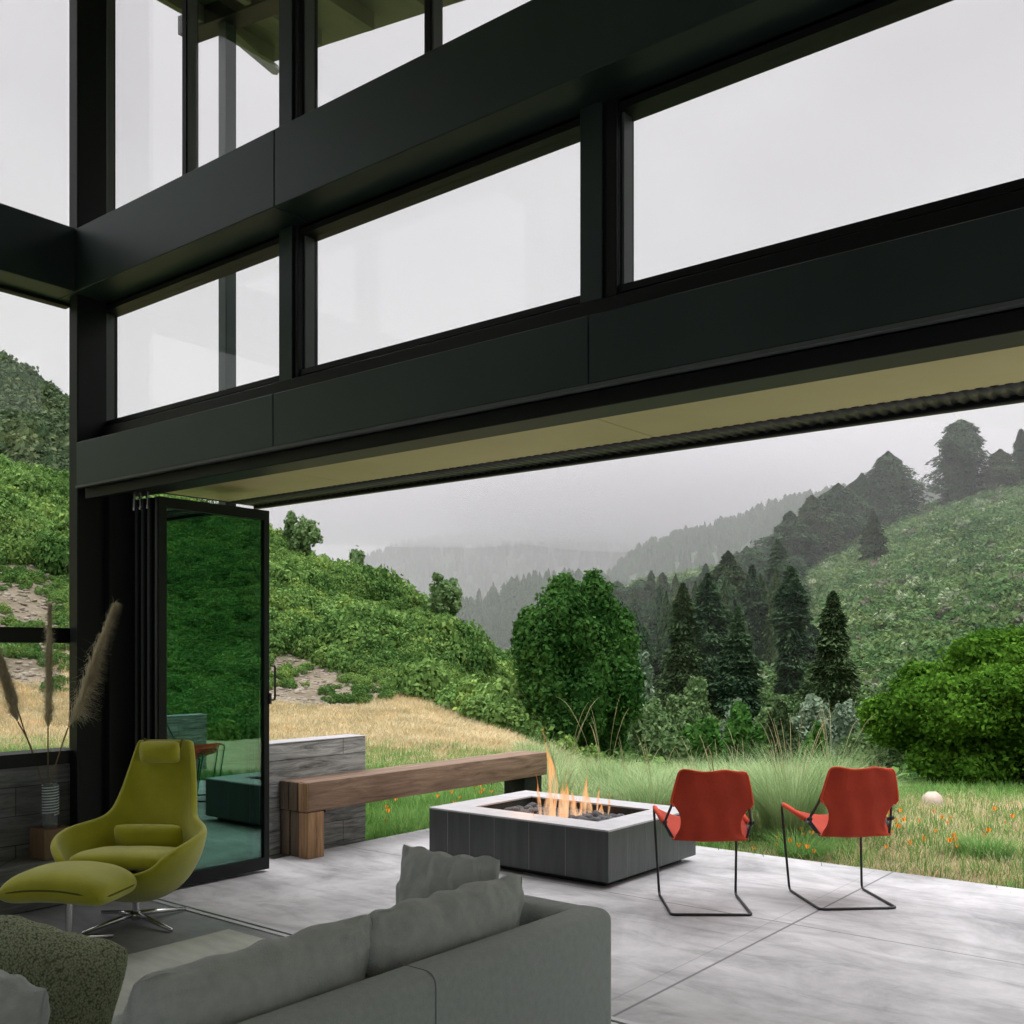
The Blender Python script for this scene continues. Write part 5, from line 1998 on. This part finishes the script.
pet = poppy_mesh()
stem = MB().tube([(0, 0, 0), (.01, .004, .12), (0, 0, .25)], .0016, 4).build('stem', L['grass'], None, world=False)
stem_me = stem.data
bpy.data.objects.remove(stem)
groups = [
    ('orange poppy in the grass at the patio edge near the right border', 'poppies near the right border', 26, (885, 1015), (8.1, 10.5)),
    ('orange poppy in the grass between the legs of the red chairs', 'poppies behind the red chairs', 20, (725, 830), (8.0, 9.6)),
    ('orange poppy growing behind the timber bench', 'poppies behind the bench', 22, (385, 540), (9.6, 12)),
    ('orange poppy growing behind the fire pit', 'poppies behind the fire pit', 22, (560, 680), (8.6, 10.5)),
]
rr = random.Random(77)
for lab, grp, n_, pr, dr in groups:
    k_ = 0
    while k_ < n_:
        x, y = at(rr.uniform(*pr), rr.uniform(*dr))
        if not bool(clear(np.array([x]), np.array([y]))[0]):
            continue
        t = thing('poppy', lab, 'flower', (x, y, tz(x, y)), rr.uniform(0, 6), grp)
        s_ = rr.uniform(.6, .9)
        t.scale = (s_, s_, s_)
        link('stem', stem_me, t)
        o = link('petals', pet, t, (0, 0, .245))
        o.scale = (1.15, 1.15, 1.15)
        k_ += 1
# flower spikes
for lab, px, D, m_, n_, h in (('purple flowering plant on the golden lawn behind the bench', 486, 13, 'purple', 16, .38),
                              ('rusty red flower spikes behind the fire pit', 672, 9.6, 'redspike', 9, .42)):
    x, y = at(px, D)
    t = thing('flower_spike_plant', lab, 'flowering plant', (x, y, tz(x, y)))
    link('blades', blades_mesh('blades', 701 + n_, 220, h * .75, .009, .16, .5, L['shrub'], 4), t)
    rr2 = random.Random(n_)
    for k_ in range(n_):
        a, r = rr2.uniform(0, 6.28), rr2.uniform(.02, .22)
        hh = h * rr2.uniform(.7, 1.1)
        MB().tube([(math.cos(a) * r * .5, math.sin(a) * r * .5, 0), (math.cos(a) * r, math.sin(a) * r, hh * .7), (math.cos(a) * r, math.sin(a) * r, hh * .72), (math.cos(a) * r * 1.05, math.sin(a) * r * 1.05, hh)],
                  [.002, .002, .011, .003], 6).build('flower_spike', M[m_], t, smooth=True, world=False)


# ---------------------------------------------------------------- misty ridges
def ridge(name, label, D0, crest, zbase, seed, n_tree, tree_h, mat, dep=160):
    """crest: (image column, elevation ratio) -> a hill with its near slope towards the house"""
    cp = np.array([c_[0] for c_ in crest], float)
    ce = np.array([c_[1] for c_ in crest], float)
    px = np.linspace(cp[0], cp[-1], 260)
    e = np.interp(px, cp, ce)
    z_c = EYE + e * D0
    rows = []
    ds = [-1.0, -.8, -.6, -.4, -.2, -.05, 0, .15, .5, 1.0]
    for d in ds:
        D = D0 + d * dep
        u = (px - 512) / FPX
        # same world direction, so the slope recedes truly
        x = (FW[0] + u * RT[0]) * D
        y = (FW[1] + u * RT[1]) * D
        f = (1 - abs(min(d, 0)) ** 1.15) if d < 0 else (1 - d ** 2)
        z = zbase + (z_c - zbase) * f
        z = z + fbm(x, y, .03, seed) * 7 * (1 if d not in (0,) else .5) + fbm(x, y, .009, seed + 1) * 10 * abs(d)
        rows.append(np.stack([x, y, z], 1))
    V = np.concatenate(rows)
    n = len(px)
    jj, ii = np.meshgrid(np.arange(len(ds) - 1), np.arange(n - 1), indexing='ij')
    q = (jj * n + ii).ravel()
    F = np.stack([q, q + 1, q + 1 + n, q + n], 1)
    me = np_mesh(name, V, F, mat, True)
    o = link(name, me)
    tag(o, label, kind='structure')
    rng = np.random.default_rng(seed)
    # trees stand on the faces of the near slope and the crest
    a = rng.integers(0, len(F), n_tree * 2)
    a = a[a < (len(ds) - 3) * (n - 1)][:n_tree]
    w = rng.random((len(a), 2))
    P = V[F[a, 0]] * ((1 - w[:, :1]) * (1 - w[:, 1:])) + V[F[a, 1]] * (w[:, :1] * (1 - w[:, 1:])) + V[F[a, 3]] * ((1 - w[:, :1]) * w[:, 1:]) + V[F[a, 2]] * (w[:, :1] * w[:, 1:])
    h = tree_h * rng.uniform(.5, 1.2, len(P))
    ww = h * rng.uniform(.45, .8, len(P))
    rot = np.stack([np.zeros(len(P)), np.zeros(len(P)), rng.uniform(0, 6.28, len(P))], 1)
    P[:, 2] -= 1
    return scatter('forest', 'forest trees on ' + label, P, rot, np.stack([ww, ww, h], 1), far_trees)


far_trees = [conifer_obj(500 + i, 1.0, 1.0, s_, 'conifer', 700, .055) for i, s_ in enumerate(['cone', 'round', 'cone', 'round'])]
M['ridge'] = surf('misty_ridge_ground', [(0.3, (0.05, 0.08, 0.05)), (0.7, (0.12, 0.15, 0.1))], scale=.05, rough=1, spec=0.1)
ridge('ridge_hill', 'the misty ridge behind the valley conifers', 430, [(560, .0), (600, .055), (630, .085), (662, .103), (713, .121), (767, .134), (816, .141), (900, .150), (1100, .16)], -25, 81, 3600, 7, M['ridge'])
ridge('mountain_hill', 'the far mountain fading into cloud', 820, [(150, .03), (330, .07), (380, .088), (430, .103), (500, .117), (560, .127), (600, .132), (660, .126), (720, .12), (800, .11)], -60, 82, 5200, 9, M['ridge'], 380)
ridge('far_hill', 'the low misty spur between the slope and the live oak', 330, [(380, -.02), (450, .03), (500, .048), (540, .055), (600, .05), (700, .03)], -30, 83, 1200, 9, M['ridge'], 120)


# ---------------------------------------------------------------- mist and low cloud (real volumes of thin air)
def fog_mat(name, dens, col=(.79, .765, .80), aniso=0.0):
    m, nt, out = new_mat(name)
    # col is the share of light the droplets scatter; the rest is absorbed
    v = nd(nt, 'ShaderNodeVolumeScatter', Density=dens, Color=(*col, 1))
    v.inputs['Anisotropy'].default_value = aniso
    ab = nd(nt, 'ShaderNodeVolumeAbsorption', Density=dens, Color=(*col, 1))
    ad = nd(nt, 'ShaderNodeAddShader')
    lk(nt, v.outputs[0], ad.inputs[0])
    lk(nt, ab.outputs[0], ad.inputs[1])
    lk(nt, ad.outputs[0], out.inputs['Volume'])
    m.cycles.homogeneous_volume = True
    return m


def haze_box(name, label, D0, D1, w, z0, z1, dens):
    cx_, cy_ = at(560, (D0 + D1) / 2)
    mb = MB().box(-w / 2, w / 2, -(D1 - D0) / 2, (D1 - D0) / 2, z0, z1)
    o = mb.build(name, fog_mat(name + '_air', dens), None, world=False)
    o.location = (cx_, cy_, 0)
    o.rotation_euler = (0, 0, YAW)
    tag(o, label, kind='stuff')
    return o


haze_box('haze', 'thin pale mist filling the valley', 95, 1400, 1600, -70, 150, .0017)


def cloud(name, label, px, D, z, rx, ry, rz, dens):
    bm = bmesh.new()
    bmesh.ops.create_icosphere(bm, subdivisions=4, radius=1)
    me = bpy.data.meshes.new(name)
    bm.to_mesh(me)
    bm.free()
    me.materials.append(fog_mat(name + '_air', dens))
    x, y = at(px, D)
    o = link(name, me, None, (x, y, z))
    o.scale = (rx, ry, rz)
    o.rotation_euler = (0, 0, YAW)
    tag(o, label, kind='stuff')
    return o


cloud('cloud', 'low cloud resting on the far mountain top', 540, 700, 112, 420, 200, 34, .012)
cloud('cloud', 'low cloud bank over the saddle between the ridges', 640, 640, 96, 130, 110, 30, .008)
